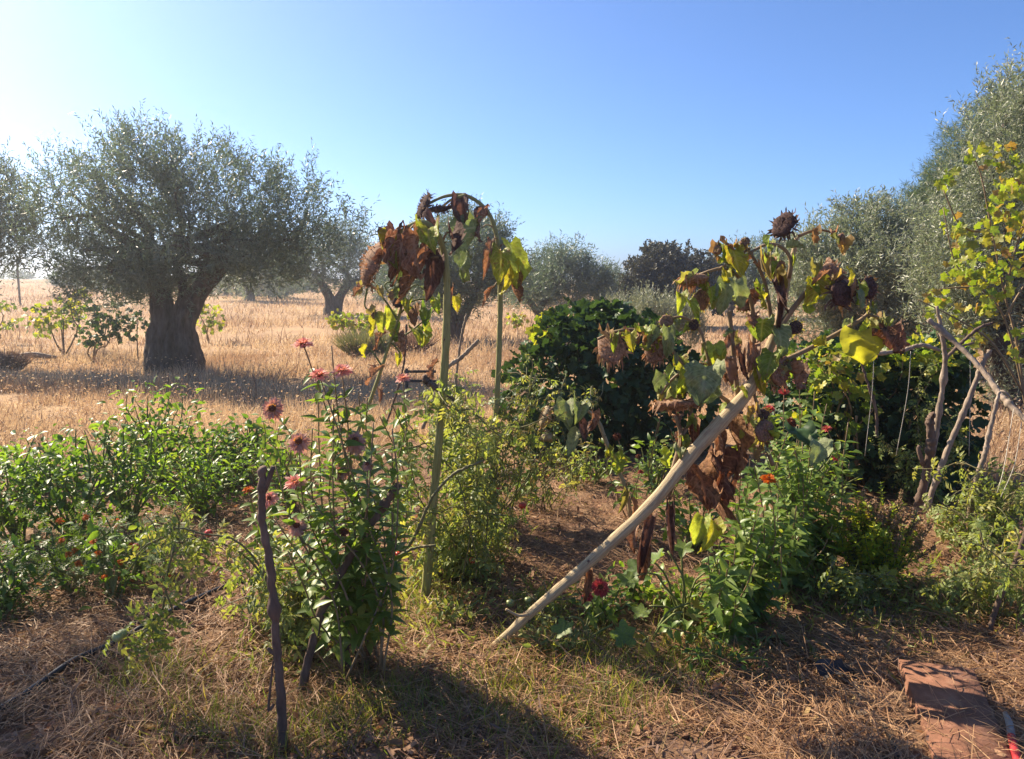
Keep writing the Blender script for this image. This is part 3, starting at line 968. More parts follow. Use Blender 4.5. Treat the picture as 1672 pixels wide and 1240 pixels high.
# dry field colour beyond the garden, straw-brown soil inside it
_nt = M_soil.node_tree
_b = _nt.nodes['Principled BSDF']
_src = _b.inputs['Base Color'].links[0].from_socket
_tc = _nt.nodes.new('ShaderNodeTexCoord'); _sx = _nt.nodes.new('ShaderNodeSeparateXYZ'); _nt.links.new(_tc.outputs['Object'], _sx.inputs[0])
_mr = _nt.nodes.new('ShaderNodeMapRange'); _mr.inputs['From Min'].default_value = 6.0; _mr.inputs['From Max'].default_value = 8.0
_nt.links.new(_sx.outputs['Y'], _mr.inputs['Value'])
_nz = _nt.nodes.new('ShaderNodeTexNoise'); _nz.inputs['Scale'].default_value = .7; _nz.inputs['Detail'].default_value = 8; _nt.links.new(_tc.outputs['Object'], _nz.inputs['Vector'])
_rp = ramp_node(_nt, [(.22, .13, .075), (.36, .23, .125), (.47, .32, .17)]); _nt.links.new(_nz.outputs['Fac'], _rp.inputs[0])
_mx = _nt.nodes.new('ShaderNodeMix'); _mx.data_type = 'RGBA'
_nt.links.new(_mr.outputs[0], _mx.inputs['Factor']); _nt.links.new(_src, _mx.inputs['A']); _nt.links.new(_rp.outputs[0], _mx.inputs['B'])
_nt.links.new(_mx.outputs['Result'], _b.inputs['Base Color'])


def garden(x, y):
    """1 inside the cultivated plot"""
    edge = np.where(x < -1.2, 6.0, 7.4) + (vnoise(x * 1.3, y * .7, 8) - .5) * 1.0
    edge = np.where(x > 3.2, 5.6, edge)
    return y < edge


def scatter_stuff(name, label, tpl_list, mat, pos, D, N, SC, v=None):
    g = Geo()
    w = R.integers(0, len(tpl_list), len(pos))
    if v is None:
        v = R.random(len(pos))
    for k, t in enumerate(tpl_list):
        s = w == k
        g.inst(t, frames(D[s], N[s]), pos[s], v=v[s], scale=SC[s])
    o = g.build(name, mat, kind='stuff', smooth=False)
    o['label'] = label
    o['category'] = name.replace('_', ' ')
    return o


def field_points(n, y0, y1, power, seed_clump=.5):
    u = R.random(n)
    e = 1 - power
    y = (y0 ** e + u * (y1 ** e - y0 ** e)) ** (1 / e)
    x = (R.random(n) * 2 - 1) * (y * .8 + 2.0)
    return x, y


# dry standing grass of the field
def dry_field(name, label, n, y0, y1, power, hgt, mat, thr, ns, wmul=1.0, sd=0):
    x, y = field_points(n, y0, y1, power)
    cl = vnoise(x * ns, y * ns, 30 + sd) * .6 + vnoise(x * ns * 3.1, y * ns * 3.1, 31 + sd) * .4
    keep = (~garden(x, y)) & (cl > thr)
    keep &= ~((np.abs(x + 5.35) < .42) & (np.abs(y - 12.3) < .22))
    x, y, cl = x[keep], y[keep], cl[keep]
    m = len(x)
    z = gz(x, y)
    D = np.stack([R.normal(size=m) * .38 + .12, R.normal(size=m) * .38 - .05, np.ones(m)], -1)
    h = hgt * (.45 + .8 * R.random(m)) * (.45 + 1.0 * cl) * (.45 + 1.1 * vnoise(x * .45 + 7, y * .45, 60))
    wdt = (.0028 + .0005 * y) * (.7 + .7 * R.random(m)) * wmul
    SC = np.stack([wdt, h, h], -1)
    scatter_stuff(name, label, [t_blade(.2), t_blade(.5), t_blade(.05)], mat, np.stack([x, y, z - .01], -1), D, rnd_dir(m), SC, v=np.clip(.75 * vnoise(x * .6, y * .6, 66) + .35 * R.random(m) - .05, 0, .999))


dry_field('dry_grass', 'tall dry golden grass covering the field behind the garden', 150000, 5.3, 16, .8, .22, M_dry, .31, .9)
dry_field('distant_dry_grass', 'sparse dry grass of the far field between the olive trees', 80000, 15, 80, 1.3, .24, M_dry, .34, .35, 1.3, 5)
dry_field('dry_weeds', 'dark dead weeds among the dry field grass', 22000, 5.5, 45, 1.1, .33, M_drydark, .53, .5, 1.2, 9)
# seed heads catching the light
x, y = field_points(15000, 5.4, 17, .9)
k = ~garden(x, y); x, y = x[k], y[k]; m = len(x)
D = np.stack([R.normal(size=m) * .6, R.normal(size=m) * .6, -.2 + .6 * R.random(m)], -1)
SC = np.stack([.010 + .0007 * y, .028 + .012 * R.random(m), np.full(m, .02)], -1)
scatter_stuff('oat_seed_heads', 'pale oat seed heads above the dry grass', [t_olive(1.0, .2)], M_dry, np.stack([x, y, gz(x, y) + .12 + .30 * R.random(m)], -1), D, rnd_dir(m), SC)


_s = [G(*q) for q in ((1466, 1100), (1588, 1112), (1668, 1290), (1540, 1300))]
SLAB_C = sum(_s) / 4
SLAB_U = norm((_s[2] + _s[3]) / 2 - (_s[0] + _s[1]) / 2)
# straw mulch on the garden floor
def mulch(n, y0, y1, mat, name, label, ln, wd, thr=0.0, lift=.02, seed=50, tilt=.22):
    u = R.random(n); y = y0 * (y1 / y0) ** u
    x = (R.random(n) * 2 - 1) * (y * .78 + .9)
    cl = vnoise(x * 1.7, y * 1.7, seed) * .55 + vnoise(x * 5, y * 5, seed + 1) * .45
    k = garden(x, y) & (cl > thr)
    sa = (x - SLAB_C[0]) * SLAB_U[0] + (y - SLAB_C[1]) * SLAB_U[1]; sb = (x - SLAB_C[0]) * SLAB_U[1] - (y - SLAB_C[1]) * SLAB_U[0]
    k &= ~((np.abs(sa) < .36) & (np.abs(sb) < .19) & (R.random(n) < .72))
    x, y, cl = x[k], y[k], cl[k]; m = len(x)
    a = R.normal(size=m) * .9 + vnoise(x * .9, y * .9, seed + 2) * 6
    L = R.uniform(*ln, m) * (.6 + .8 * R.random(m))
    D = np.stack([np.cos(a), np.sin(a), R.normal(size=m) * tilt], -1)
    N = norm(np.array([0, 0, 1.0]) + R.normal(size=(m, 3)) * .5)
    z = gz(x, y) + R.random(m) ** 1.5 * lift * (.5 + cl * 1.4) + np.abs(D[:, 2]) * L * .3
    w = R.uniform(*wd, m)
    V2 = np.array([[-.5, 0, 0], [.5, 0, 0], [-.5, .5, .06], [.5, .5, .06], [-.35, 1, 0], [.35, 1, 0]])
    bent = [(V2, [np.array([[0, 1, 3, 2], [2, 3, 5, 4]])]), (V2 * np.array([1, 1, -1.2]) + np.array([0, 0, .03]), [np.array([[0, 1, 3, 2], [2, 3, 5, 4]])])]
    V3 = V2.copy(); V3[2:4, 0] += 8; V3[4:, 0] -= 4
    bent.append((V3, bent[0][1]))
    scatter_stuff(name, label, bent, mat, np.stack([x, y, z], -1), D, N, np.stack([w, L, L], -1))


mulch(120000, 1.5, 7.6, M_straw, 'straw_mulch', 'loose straw mulch spread over the garden soil', (.035, .15), (.0014, .0036), .25, .04)
mulch(26000, 1.5, 7.6, M_drydark, 'dead_leaf_litter', 'dark dead stalks and leaf litter on the garden soil', (.02, .08), (.003, .009), .3, .025, 70)
mulch(9000, 1.5, 6.5, M_bract, 'brown_leaf_litter', 'curled brown leaf scraps on the garden soil', (.02, .05), (.008, .02), .35, .03, 90, .4)


# clods of soil
n = 9000
u = R.random(n); y = 1.6 * (7.3 / 1.6) ** u; x = (R.random(n) * 2 - 1) * (y * .78 + .8)
k = garden(x, y) & (vnoise(x * 2.2, y * 2.2, 120) > .42); x, y = x[k], y[k]; m = len(x)
OC = np.array([[1, 0, 0], [0, 1, 0], [-1, 0, 0], [0, -1, 0], [.1, .1, .8], [0, 0, -.8], [.7, .75, .3], [-.6, .7, .35], [-.7, -.65, .3], [.7, -.7, .35]], float)
OF = np.array([[0, 6, 4], [6, 1, 4], [1, 7, 4], [7, 2, 4], [2, 8, 4], [8, 3, 4], [3, 9, 4], [9, 0, 4], [0, 5, 1], [1, 5, 2], [2, 5, 3], [3, 5, 0], [0, 1, 6], [1, 2, 7], [2, 3, 8], [3, 0, 9]])
sz = .004 + .016 * R.random(m) ** 3
scatter_stuff('soil_clods', 'small crumbly clods of reddish soil between the straw', [(OC + R.normal(size=OC.shape) * .15, [OF]) for _ in range(3)], M_soil, np.stack([x, y, gz(x, y) + sz * .3], -1), norm(np.stack([R.normal(size=m), R.normal(size=m), R.normal(size=m) * .3], -1)), np.tile([0, 0, 1.0], (m, 1)) + R.normal(size=(m, 3)) * .3, np.stack([sz, sz * (.7 + .5 * R.random(m)), sz * .8], -1))
# fallen leaves
n = 420
y = 1.8 * (6.5 / 1.8) ** R.random(n); x = (R.random(n) * 2 - 1) * (y * .75)
lt = [leaf_sheet(1, .6, .5, .8, .25, seed=s, nu=7, nv=5) for s in range(5)]
a = R.random(n) * 6.283
scatter_stuff('fallen_leaves', 'curled dry leaves fallen on the garden soil', lt, M_bract, np.stack([x, y, gz(x, y) + .018], -1), np.stack([np.cos(a), np.sin(a), R.normal(size=n) * .2], -1), norm(np.array([0, 0, 1.0]) + R.normal(size=(n, 3)) * .4), (.025 + .045 * R.random(n))[:, None])


# green grass and low weeds in the bed
def green_tufts(n, spots, hgt, mat, name, label, wd=(.002, .0045), sp=.5):
    X, Y = [], []
    per = n // len(spots)
    for (px, py, rx, ry) in spots:
        c = G(px, py); e = G(px + rx, py); f = G(px, py - ry)
        X.append(c[0] + R.normal(size=per) * abs(e[0] - c[0]) * .55); Y.append(c[1] + R.normal(size=per) * abs(f[1] - c[1]) * .55)
    x, y = np.concatenate(X), np.concatenate(Y); m = len(x)
    h = hgt * (.3 + .9 * R.random(m))
    D = np.stack([R.normal(size=m) * sp, R.normal(size=m) * sp, np.ones(m) * .8], -1)
    scatter_stuff(name, label, [t_blade(.5), t_blade(.9), t_blade(.2)], mat, np.stack([x, y, gz(x, y) - .005], -1), D, rnd_dir(m), np.stack([R.uniform(*wd, m), h, h], -1))


green_tufts(6200, [(480, 1210, 120, 50), (560, 1170, 90, 50), (760, 1190, 130, 50), (900, 1190, 120, 50), (820, 1130, 120, 40), (640, 1150, 80, 40), (250, 1110, 100, 40), (340, 1190, 90, 40), (880, 1060, 110, 40), (1100, 1100, 110, 40), (1010, 1150, 90, 40), (700, 985, 50, 30), (1450, 1000, 120, 40), (980, 1060, 60, 40), (1120, 1060, 90, 40)],
            .11, M_grass, 'green_grass', 'green grass tufts growing through the straw in the foreground')
green_tufts(2400, [(700, 1010, 90, 40), (760, 880, 90, 40), (1400, 985, 150, 50), (1560, 960, 110, 60), (480, 1080, 100, 40), (900, 1000, 80, 40), (1240, 960, 80, 40), (640, 960, 60, 40)],
            .09, M_tom, 'low_weeds', 'low broad leaved weeds creeping over the straw', (.008, .02), .9)

# ---------------------------------------------------------------- trees of the grove
OG = 'olive trees of the grove'
tree('olive_tree', 'large old olive tree with thick forked trunk on the left', 'olive tree', 285, 12.3,
     [(275, 318, 115, 85), (190, 350, 90, 85), (375, 335, 100, 78), (462, 352, 68, 76), (92, 300, 40, 40), (72, 372, 48, 42), (340, 405, 150, 70), (165, 430, 80, 50), (505, 405, 55, 45), (572, 375, 32, 24), (220, 452, 95, 45), (425, 432, 80, 42), (250, 262, 50, 42), (150, 490, 50, 26), (300, 455, 95, 34), (230, 475, 60, 26)],
     6200, 13, .078, .36, M_olive,
     [([(264, 618), (260, 570), (268, 530), (262, 480), (245, 425)], [27, 20, 17, 16, 12]), ([(308, 620), (303, 570), (300, 530), (322, 478), (365, 430)], [28, 21, 18, 14, 10]),
      ([(285, 622), (282, 570), (285, 530), (300, 480), (290, 430)], [28, 16, 11, 7, 6])], limbs=22, up=.75, lump=.2)
tree('olive_tree', 'olive tree cut off by the left edge of the photo', 'olive tree', -75, 13.5,
     [(-60, 350, 90, 80), (5, 390, 42, 50), (-20, 310, 45, 40), (10, 430, 40, 28), (-110, 400, 80, 60)], 2200, 12, .085, .4, M_olive, [([(-75, 590), (-80, 520), (-60, 450)], [30, 22, 16])], limbs=8)
tree('olive_tree', 'mid distance olive tree just right of the big forked olive', 'olive tree', 545, 33,
     [(545, 430, 68, 45), (490, 440, 50, 38), (600, 440, 42, 36), (540, 400, 50, 28)], 1900, 10, .15, .6, M_olive, [([(542, 518), (540, 490), (520, 455)], [13, 9, 5]), ([(548, 518), (552, 490), (572, 460)], [11, 8, 5])], limbs=6)
tree('olive_tree', 'small far olive tree with drooping crown behind the forked olive', 'olive tree', 410, 46,
     [(430, 445, 48, 42), (390, 450, 40, 34), (455, 460, 30, 24)], 1100, 9, .2, .8, M_olive2, [([(408, 503), (408, 480), (400, 460)], [9, 6, 4])], limbs=4)
tree('olive_tree', 'dark olive tree standing behind the two tall sunflower stalks', 'olive tree', 740, 19,
     [(755, 420, 80, 58), (690, 450, 50, 45), (800, 450, 55, 42), (745, 478, 70, 32), (770, 385, 45, 30)], 3000, 12, .105, .45, M_olive, [([(738, 562), (740, 530), (722, 480)], [14, 10, 7]), ([(746, 562), (750, 530), (775, 480)], [12, 9, 6])], limbs=10)
tree('olive_tree', 'distant olive tree seen between the second tall sunflower and the dark round tree', 'olive tree', 890, 25,
     [(905, 465, 52, 46), (955, 470, 42, 38), (870, 480, 40, 32), (920, 435, 38, 26), (975, 465, 24, 24)], 2200, 11, .12, .5, M_olive, [([(885, 530), (882, 505), (900, 480)], [9, 6, 4]), ([(893, 530), (870, 500), (850, 480)], [7, 5, 3])], limbs=8)
tree('olive_tree', 'far olive tree behind the branching leaning sunflower', 'olive tree', 1195, 30,
     [(1225, 450, 55, 40), (1185, 470, 40, 30), (1270, 440, 50, 40)], 1300, 10, .15, .6, M_olive, [([(1192, 535), (1190, 510), (1205, 480)], [8, 6, 4])], limbs=6)
tree('olive_tree', 'broad olive tree with rounded crown at right behind the sunflower heads', 'olive tree', 1400, 13,
     [(1390, 440, 100, 95), (1330, 480, 62, 80), (1460, 410, 75, 70), (1420, 370, 55, 40), (1490, 400, 55, 60), (1430, 530, 90, 55), (1500, 480, 60, 70), (1340, 410, 40, 40)], 6000, 13, .075, .24, M_olive2, [([(1400, 612), (1395, 560), (1370, 500)], [26, 19, 12]), ([(1405, 612), (1415, 560), (1450, 490)], [22, 17, 12])], limbs=12)
tree('olive_tree', 'tall silvery olive tree filling the right edge of the photo', 'olive tree', 1650, 9,
     [(1650, 260, 85, 120), (1610, 400, 105, 130), (1700, 350, 140, 200), (1570, 500, 80, 85), (1640, 560, 120, 90), (1680, 180, 50, 70), (1560, 420, 55, 60), (1760, 260, 120, 160)], 7000, 13, .062, .26, M_olive2, [([(1650, 690), (1645, 620), (1620, 540)], [34, 26, 18]), ([(1662, 690), (1680, 600), (1710, 520)], [30, 22, 16])], limbs=14)
tree('olive_shrub', 'pale upright silver green olive bush below the dark round tree', 'olive bush', 1060, 11.5,
     [(1060, 540, 64, 40), (1015, 545, 30, 34), (1110, 545, 40, 32)], 1300, 18, .055, .3, M_shrub, [([(1060, 590), (1058, 560), (1050, 530)], [6, 4, 3])], limbs=6, up=1.8, spread=.5, lump=.1)
tree('evergreen_oak', 'dark round evergreen oak on the skyline beyond the silver bush', 'oak tree', 1100, 26,
     [(1095, 455, 62, 50), (1050, 465, 34, 34), (1135, 455, 48, 44), (1165, 470, 40, 34), (1095, 432, 46, 30), (1035, 480, 22, 24)], 2600, 16, .105, .2, M_oak, [([(1100, 525), (1100, 500), (1098, 470)], [9, 7, 5])], limbs=4, up=.2, lump=.28, tpl=t_olive(.5, .08), spread=1.2)
tree('evergreen_oak', 'dark evergreen crown glimpsed behind the topmost black sunflower head', 'oak tree', 1275, 30,
     [(1275, 425, 28, 26), (1300, 440, 34, 30), (1255, 440, 24, 20)], 900, 14, .115, .22, M_oak, [([(1278, 520), (1278, 490), (1278, 450)], [6, 5, 4])], limbs=2, up=.2, tpl=t_olive(.5, .08), spread=1.2)
tree('pine_tree', 'soft green pine rising behind the tall olive at the right edge', 'pine tree', 1610, 17,
     [(1610, 250, 62, 62), (1560, 300, 48, 44), (1650, 210, 50, 50), (1535, 330, 40, 26), (1600, 330, 90, 60), (1500, 345, 40, 22)], 2600, 22, .16, .3, M_pine, [([(1610, 580), (1612, 450), (1608, 300)], [16, 12, 7])], limbs=12, tpl=t_olive(.05, .01), up=.4, spread=.7)
# unseen tree added beyond the left edge to dapple the foreground with shade
tree('olive_tree', 'unseen olive tree added beyond the left edge to shade the foreground', 'olive tree', -540, 4.75,
     [(-400, 60, 150, 110), (-560, 110, 180, 130), (-700, 70, 150, 110), (-490, 190, 170, 70)], 1050, 10, .06, .3, M_olive, [([(-540, 870), (-530, 500), (-520, 200)], [20, 15, 10])], limbs=10)
# trees along the skyline
sky_trees = [(120, 70, 55, 470, 24, 20, 'far grey olive tree on the skyline under the big olive crown'), (30, 95, 40, 470, 26, 16, 'tiny far bush on the skyline beside the fence post'),
             (340, 80, 65, 478, 34, 18, 'far olive tree on the skyline right of the forked trunk'), (650, 75, 60, 478, 40, 22, 'far olive tree on the skyline left of the first sunflower stalk'),
             (815, 70, 45, 480, 34, 22, 'far olive tree on the skyline beside the second sunflower stalk'), (1005, 90, 70, 480, 40, 24, 'far low olive tree on the skyline left of the dark oak'), (1150, 60, 45, 485, 40, 22, 'far olive tree on the skyline right of the dark oak'),
             (480, 62, 50, 482, 36, 20, 'far olive tree on the skyline between the two trunks'),
             (440, 52, 0, 462, 50, 30, 'grey olive tree of the far row touching the big olive crown'), (620, 48, 0, 462, 52, 32, 'grey olive tree of the far row left of the thin wilted sunflower'), (695, 44, 0, 458, 48, 36, 'grey olive tree of the far row just left of the first stalk'),
             (845, 46, 0, 465, 50, 30, 'grey olive tree of the far row right of the second stalk'), (990, 48, 0, 470, 46, 26, 'grey olive tree of the far row beside the round oak'), (1170, 50, 0, 470, 46, 28, 'grey olive tree of the far row above the silver bush'), (1320, 46, 0, 470, 60, 34, 'grey olive tree of the far row behind the broad right olive'), (180, 58, 0, 472, 50, 24, 'grey olive tree of the far row behind the field vines'), (370, 56, 0, 470, 44, 24, 'grey olive tree of the far row behind the forked trunk')]
for (bx, dd, _, cy, rx, ry, lab) in sky_trees:
    tree('olive_tree', lab, 'olive tree', bx, dd, [(bx, cy, rx, ry), (bx + rx * .5, cy + 4, rx * .6, ry * .7)], 650, 10, .0045 * dd, .013 * dd, M_olive, [([(bx, 505), (bx, 485), (bx - 4, 470)], [4, 3, 2])], limbs=3, group='far trees')


# ---------------------------------------------------------------- vines and shrubs of the field
def field_vine(label, bx, by, blobs, n, mat, size=(.10, .15), name='grape_vine', stake=None, d=None, limit=120):
    b = G(bx, by)
    d = b[1] if d is None else d
    root = thing(name, label, 'grape vine', b)
    s = d / FOCAL
    T, D = [], []
    for (cx, cy, rx, ry, f) in blobs:
        m = int(n * f)
        c = P(cx, cy, d)
        u = rnd_dir(m) * (R.random(m) ** .45)[:, None]
        T.append(c + u * np.array([rx * s, rx * s * .7, ry * s])); D.append(u + R.normal(size=(m, 3)) * .5 + np.array([0, 0, -.35]))
        Geo().tube(grow(b - [0, 0, .02], c, .15, .06, 10), [.02, .006], 5).build('cane', M_stem, root)
    T = np.concatenate(T); D = norm(np.concatenate(D)); m = len(T)
    leaves(root, frames(D, norm(R.normal(size=(m, 3)) * .7 + np.array([0, -.2, .6]))), T, R.uniform(*size, m), LOB_V, mat, 'vine', limit)
    if stake:
        g = G(stake[0], stake[1])
        st = thing('vine_stake', stake[2], 'stake', g)
        Geo().tube(smooth_path([g - [0, 0, .05], g + [0, 0, .4], g + [.03, 0, stake[3]]], 6), [.012, .01], 6).build('pole', M_wood, st)
    return root


field_vine('green grape vine sprawling on a thin stake left of the big olive', 105, 582, [(100, 515, 40, 30, .5), (62, 525, 25, 28, .3), (125, 495, 22, 22, .2)], 240, M_vine, stake=(106, 584, 'thin stake under the green vine left of the big olive', .75))
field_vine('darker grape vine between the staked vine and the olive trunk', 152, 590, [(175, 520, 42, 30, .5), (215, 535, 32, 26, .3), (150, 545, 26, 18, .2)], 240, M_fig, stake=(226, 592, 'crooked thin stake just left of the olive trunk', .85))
field_vine('yellow green vine leaves showing just right of the olive trunk', 342, 560, [(345, 520, 22, 24, .7), (325, 500, 12, 20, .3)], 120, M_vine)
field_vine('small grape vine shoot at the left edge of the field', -8, 560, [(0, 500, 22, 8, .5), (12, 530, 24, 6, .5)], 70, M_vine)
field_vine('small yellowing vine at the foot of the mid distance olive', 568, 556, [(550, 522, 16, 14, .4), (585, 528, 26, 16, .6)], 170, M_vineY, size=(.10, .17))
field_vine('little yellow green vine tuft right of the second sunflower stalk', 845, 545, [(843, 522, 15, 12, 1)], 60, M_vineY, size=(.10, .17))


def spiky_shrub(label, px, py, w, h, n, mat, name='lavender_bush', cat='lavender'):
    b = G(px, py); s = b[1] / FOCAL
    root = thing(name, label, cat, b)
    g = Geo()
    a = R.random(n) * 6.283; q = np.sqrt(R.random(n))
    D = np.stack([np.cos(a) * q * w / h * .6, np.sin(a) * q * .6, np.ones(n)], -1) + R.normal(size=(n, 3)) * .12
    pos = b + np.stack([np.cos(a) * q * w * s * .25, np.sin(a) * q * w * s * .25, np.zeros(n)], -1)
    L = h * s * (.6 + .5 * R.random(n))
    g.inst(t_blade(.1), frames(D, rnd_dir(n)), pos, scale=np.stack([.012 + .012 * R.random(n), L, L], -1))
    g.build('foliage', mat, root, kind='stuff', smooth=False)
    return root


spiky_shrub('grey green lavender bush in the field behind the pink zinnias', 597, 585, 85, 52, 1500, M_lav)
spiky_shrub('low dark scrubby bush in the dry grass at the left edge', 8, 610, 70, 42, 900, M_drydark, 'dead_shrub', 'shrub')
spiky_shrub('low dead shrub in the field behind the thin wilted sunflower', 672, 575, 80, 40, 700, M_drydark, 'dead_shrub', 'shrub')

# post and small woodwork in the field
b = G(33, 497)
post = thing('fence_post', 'thin fence post standing in the far field at left', 'post', b)
Geo().tube(np.array([b - [0, 0, .1], b + [0, 0, 1.6], b + [.03, 0, 2.3]]), [.05, .05, .045], 8).build('pole', M_wood, post)
b = G(20, 592); e = G(92, 590)
log = Geo().tube(smooth_path([b + [0, 0, .10], (b + e) / 2 + [0, 0, .13], e + [0, 0, .07]], 10), [.045, .06, .03], 8).build('fallen_branch', M_branch)
tag(log, 'pale fallen branch lying in the dry grass at far left', 'branch')
a = G(662, 648); c = G(712, 640)
fr = thing('plank_frame', 'low dark wooden plank frame behind the thin wilted sunflower', 'frame', a)  # low wooden plank frame, two bars on short posts


def bar(p, q, w, h, name, mat, parent):
    p = np.asarray(p, float); q = np.asarray(q, float)
    d = norm(q - p); side = norm(np.cross(d, [0, 0, 1.0]) if abs(d[2]) < .9 else np.array([1.0, 0, 0])); up = np.cross(side, d)
    V = np.array([pt + side * sx * w / 2 + up * sz * h / 2 for pt in (p, q) for sx, sz in ((-1, -1), (1, -1), (1, 1), (-1, 1))])
    F = np.array([[0, 1, 2, 3], [7, 6, 5, 4], [0, 4, 5, 1], [1, 5, 6, 2], [2, 6, 7, 3], [3, 7, 4, 0]])
    return Geo().add(V, [F], 0.0).build(name, mat, parent, smooth=False)


dA = a[1]
bar(P(660, 607, dA), P(712, 607, dA + .1), .03, .035, 'rail', M_wood, fr)
bar(P(660, 622, dA - .02), P(712, 623, dA + .08), .03, .035, 'rail', M_wood, fr)
for px in (664, 706):
    t = P(px, 602, dA - .04); bar(t * [1, 1, 0] + [0, 0, float(gz(t[0], t[1])) - .05], t, .035, .035, 'post', M_wood, fr)

# ---------------------------------------------------------------- the sunflowers
def px_r(px, d):
    return px * d / FOCAL


def side_stem(root, pts, d, r0, r1, mat, name='side_stem', n=16):
    p = pxpath(pts, d, n)
    Geo().tube(p, [r0, r1], 7).build(name, mat, root)
    return p


# first tall sunflower, nodding left
d = 3.6
b = G(693, 985)
sfA = thing('sunflower', 'tall withered sunflower nodding left with crescent shaped brown head', 'sunflower', b)
d = b[1]
pA = pxpath([(693, 990), (703, 880), (715, 740), (726, 600), (730, 500), (728, 430), (715, 385), (690, 364), (662, 374), (640, 392), (616, 420)], d, 60)
stalk(sfA, pA, [.022, .021, .019, .018, .017, .015, .014, .013, .012, .010, .009], M_stalk, 10, 16, seed=1)
sun_head(sfA, P(599, 424, d), (-.62, -.25, -.72), .215, .055, M_head, M_bract, 26, .3, .42, .1, seed=4)
big_leaf(sfA, P(640, 384, d - .02), 200, .10, .08, M_syel, 1.6, .6, petiole=P(664, 372, d))
big_leaf(sfA, P(636, 398, d), 240, .13, .09, M_sgreen, 1.5, .9, petiole=P(650, 386, d))
big_leaf(sfA, P(662, 386, d - .03), 235, .20, .13, M_sbrown, 1.45, 1.2, .25, petiole=P(690, 364, d))
big_leaf(sfA, P(680, 380, d - .05), 255, .20, .12, M_sbrown, 1.4, 1.2, .25, petiole=P(700, 372, d))
big_leaf(sfA, P(652, 384, d + .05), 240, .17, .12, M_sdark, 1.45, 1.0, .25)
big_leaf(sfA, P(700, 376, d - .05), 290, .17, .12, M_syel, 1.3, .7, .16, petiole=P(715, 384, d))
big_leaf(sfA, P(708, 412, d + .05), 250, .22, .12, M_sdark, 1.5, 1.2, .2, petiole=P(726, 416, d))
big_leaf(sfA, P(705, 420, d + .06), 200, .24, .13, M_sbrown, 1.5, 1.2, .2, petiole=P(728, 428, d))
big_leaf(sfA, P(684, 440, d + .08), 190, .16, .12, M_sgrey, 1.4, .9, .18, petiole=P(716, 420, d))
big_leaf(sfA, P(736, 380, d), 330, .12, .09, M_sdark, 1.2, 1.2, .25, petiole=P(722, 396, d))
big_leaf(sfA, P(716, 368, d), 40, .10, .10, M_sdark, .8, 1.2, .3, petiole=P(715, 385, d))
for (px, py, a) in ((716, 590, 150), (738, 470, 20)):
    big_leaf(sfA, P(px, py, d), a, .09, .03, M_sbrown, 1.5, 1.6, .3)

# second tall sunflower behind it
b = G(800, 824)
sfB = thing('sunflower', 'tallest withered sunflower arching over at the top behind the first stalk', 'sunflower', b)
d = b[1]
pB = pxpath([(800, 828), (806, 740), (812, 650), (817, 540), (818, 460), (816, 405), (805, 360), (785, 333), (758, 319), (728, 321), (700, 333)], d, 60)
stalk(sfB, pB, [.022, .021, .019, .018, .017, .015, .014, .013, .012, .010, .009], M_stalk, 10, 16, seed=2)
sun_head(sfB, P(688, 337, d), (-.86, -.25, -.3), .19, .055, M_headdark, M_bractdark, 26, .3, .2, .2, seed=8)
sun_head(sfB, P(718, 345, d - .03), (-.2, -.1, -1), .15, .04, M_headdark, M_bractdark, 18, .35, .3, .2, seed=9)
side_stem(sfB, [(760, 319), (738, 326), (722, 338)], d - .02, .011, .008, M_stalk)
big_leaf(sfB, P(752, 322, d), 255, .20, .15, M_sdark, 1.5, .8, .2, petiole=P(764, 320, d))
big_leaf(sfB, P(706, 372, d - .3), 280, .10, .14, M_sdark, .9, 1.3, .35)
big_leaf(sfB, P(786, 372, d - .06), 220, .36, .22, M_sgrey, 1.5, .7, .18, petiole=P(806, 372, d))
big_leaf(sfB, P(796, 350, d - .02), 200, .22, .11, M_sbrown, 1.5, 1.3, .25, petiole=P(803, 362, d))
big_leaf(sfB, P(803, 395, d - .06), 250, .26, .10, M_sbrown, 1.5, 1.2, .2, petiole=P(814, 392, d))
big_leaf(sfB, P(826, 402, d - .04), 320, .30, .19, M_sgreen, 1.45, .6, .14, petiole=P(816, 404, d))
big_leaf(sfB, P(818, 410, d - .10), 265, .24, .16, M_syel, 1.5, .8, .16, petiole=P(817, 415, d))
big_leaf(sfB, P(828, 428, d - .02), 300, .24, .12, M_syel, 1.5, .9, .2)
big_leaf(sfB, P(826, 452, d), 320, .22, .12, M_srust, 1.5, 1.0, .25, petiole=P(818, 450, d))
big_leaf(sfB, P(806, 470, d - .03), 200, .15, .05, M_sbrown, .6, 1.3, .25, petiole=P(817, 462, d))

# thin wilted sunflower at left with yellow leaves
b = G(552, 815)
sfE = thing('sunflower', 'thin wilted yellowing sunflower with many small dead heads behind the zinnias', 'sunflower', b)
d = b[1]
pE = pxpath([(552, 820), (580, 715), (608, 645), (632, 575), (652, 518), (660, 470), (652, 440)], d, 40)
stalk(sfE, pE, [.015, .014, .013, .012, .010, .007, .005], M_stalk, 8, 8, seed=3)
twigs = [[(640, 555), (665, 545), (690, 526), (700, 520)], [(650, 525), (628, 490), (600, 462), (588, 470)], [(655, 500), (680, 490), (712, 488), (742, 488)], [(632, 578), (620, 550), (616, 525)],
         [(656, 490), (640, 462), (628, 466), (636, 480)], [(625, 600), (608, 575), (600, 570)], [(658, 480), (680, 465), (696, 478)], [(640, 560), (652, 575), (652, 585)], [(600, 470), (596, 500), (610, 510)], [(650, 515), (668, 500), (676, 506)]]
for t in twigs:
    side_stem(sfE, t, d, .008, .004, M_gstem)
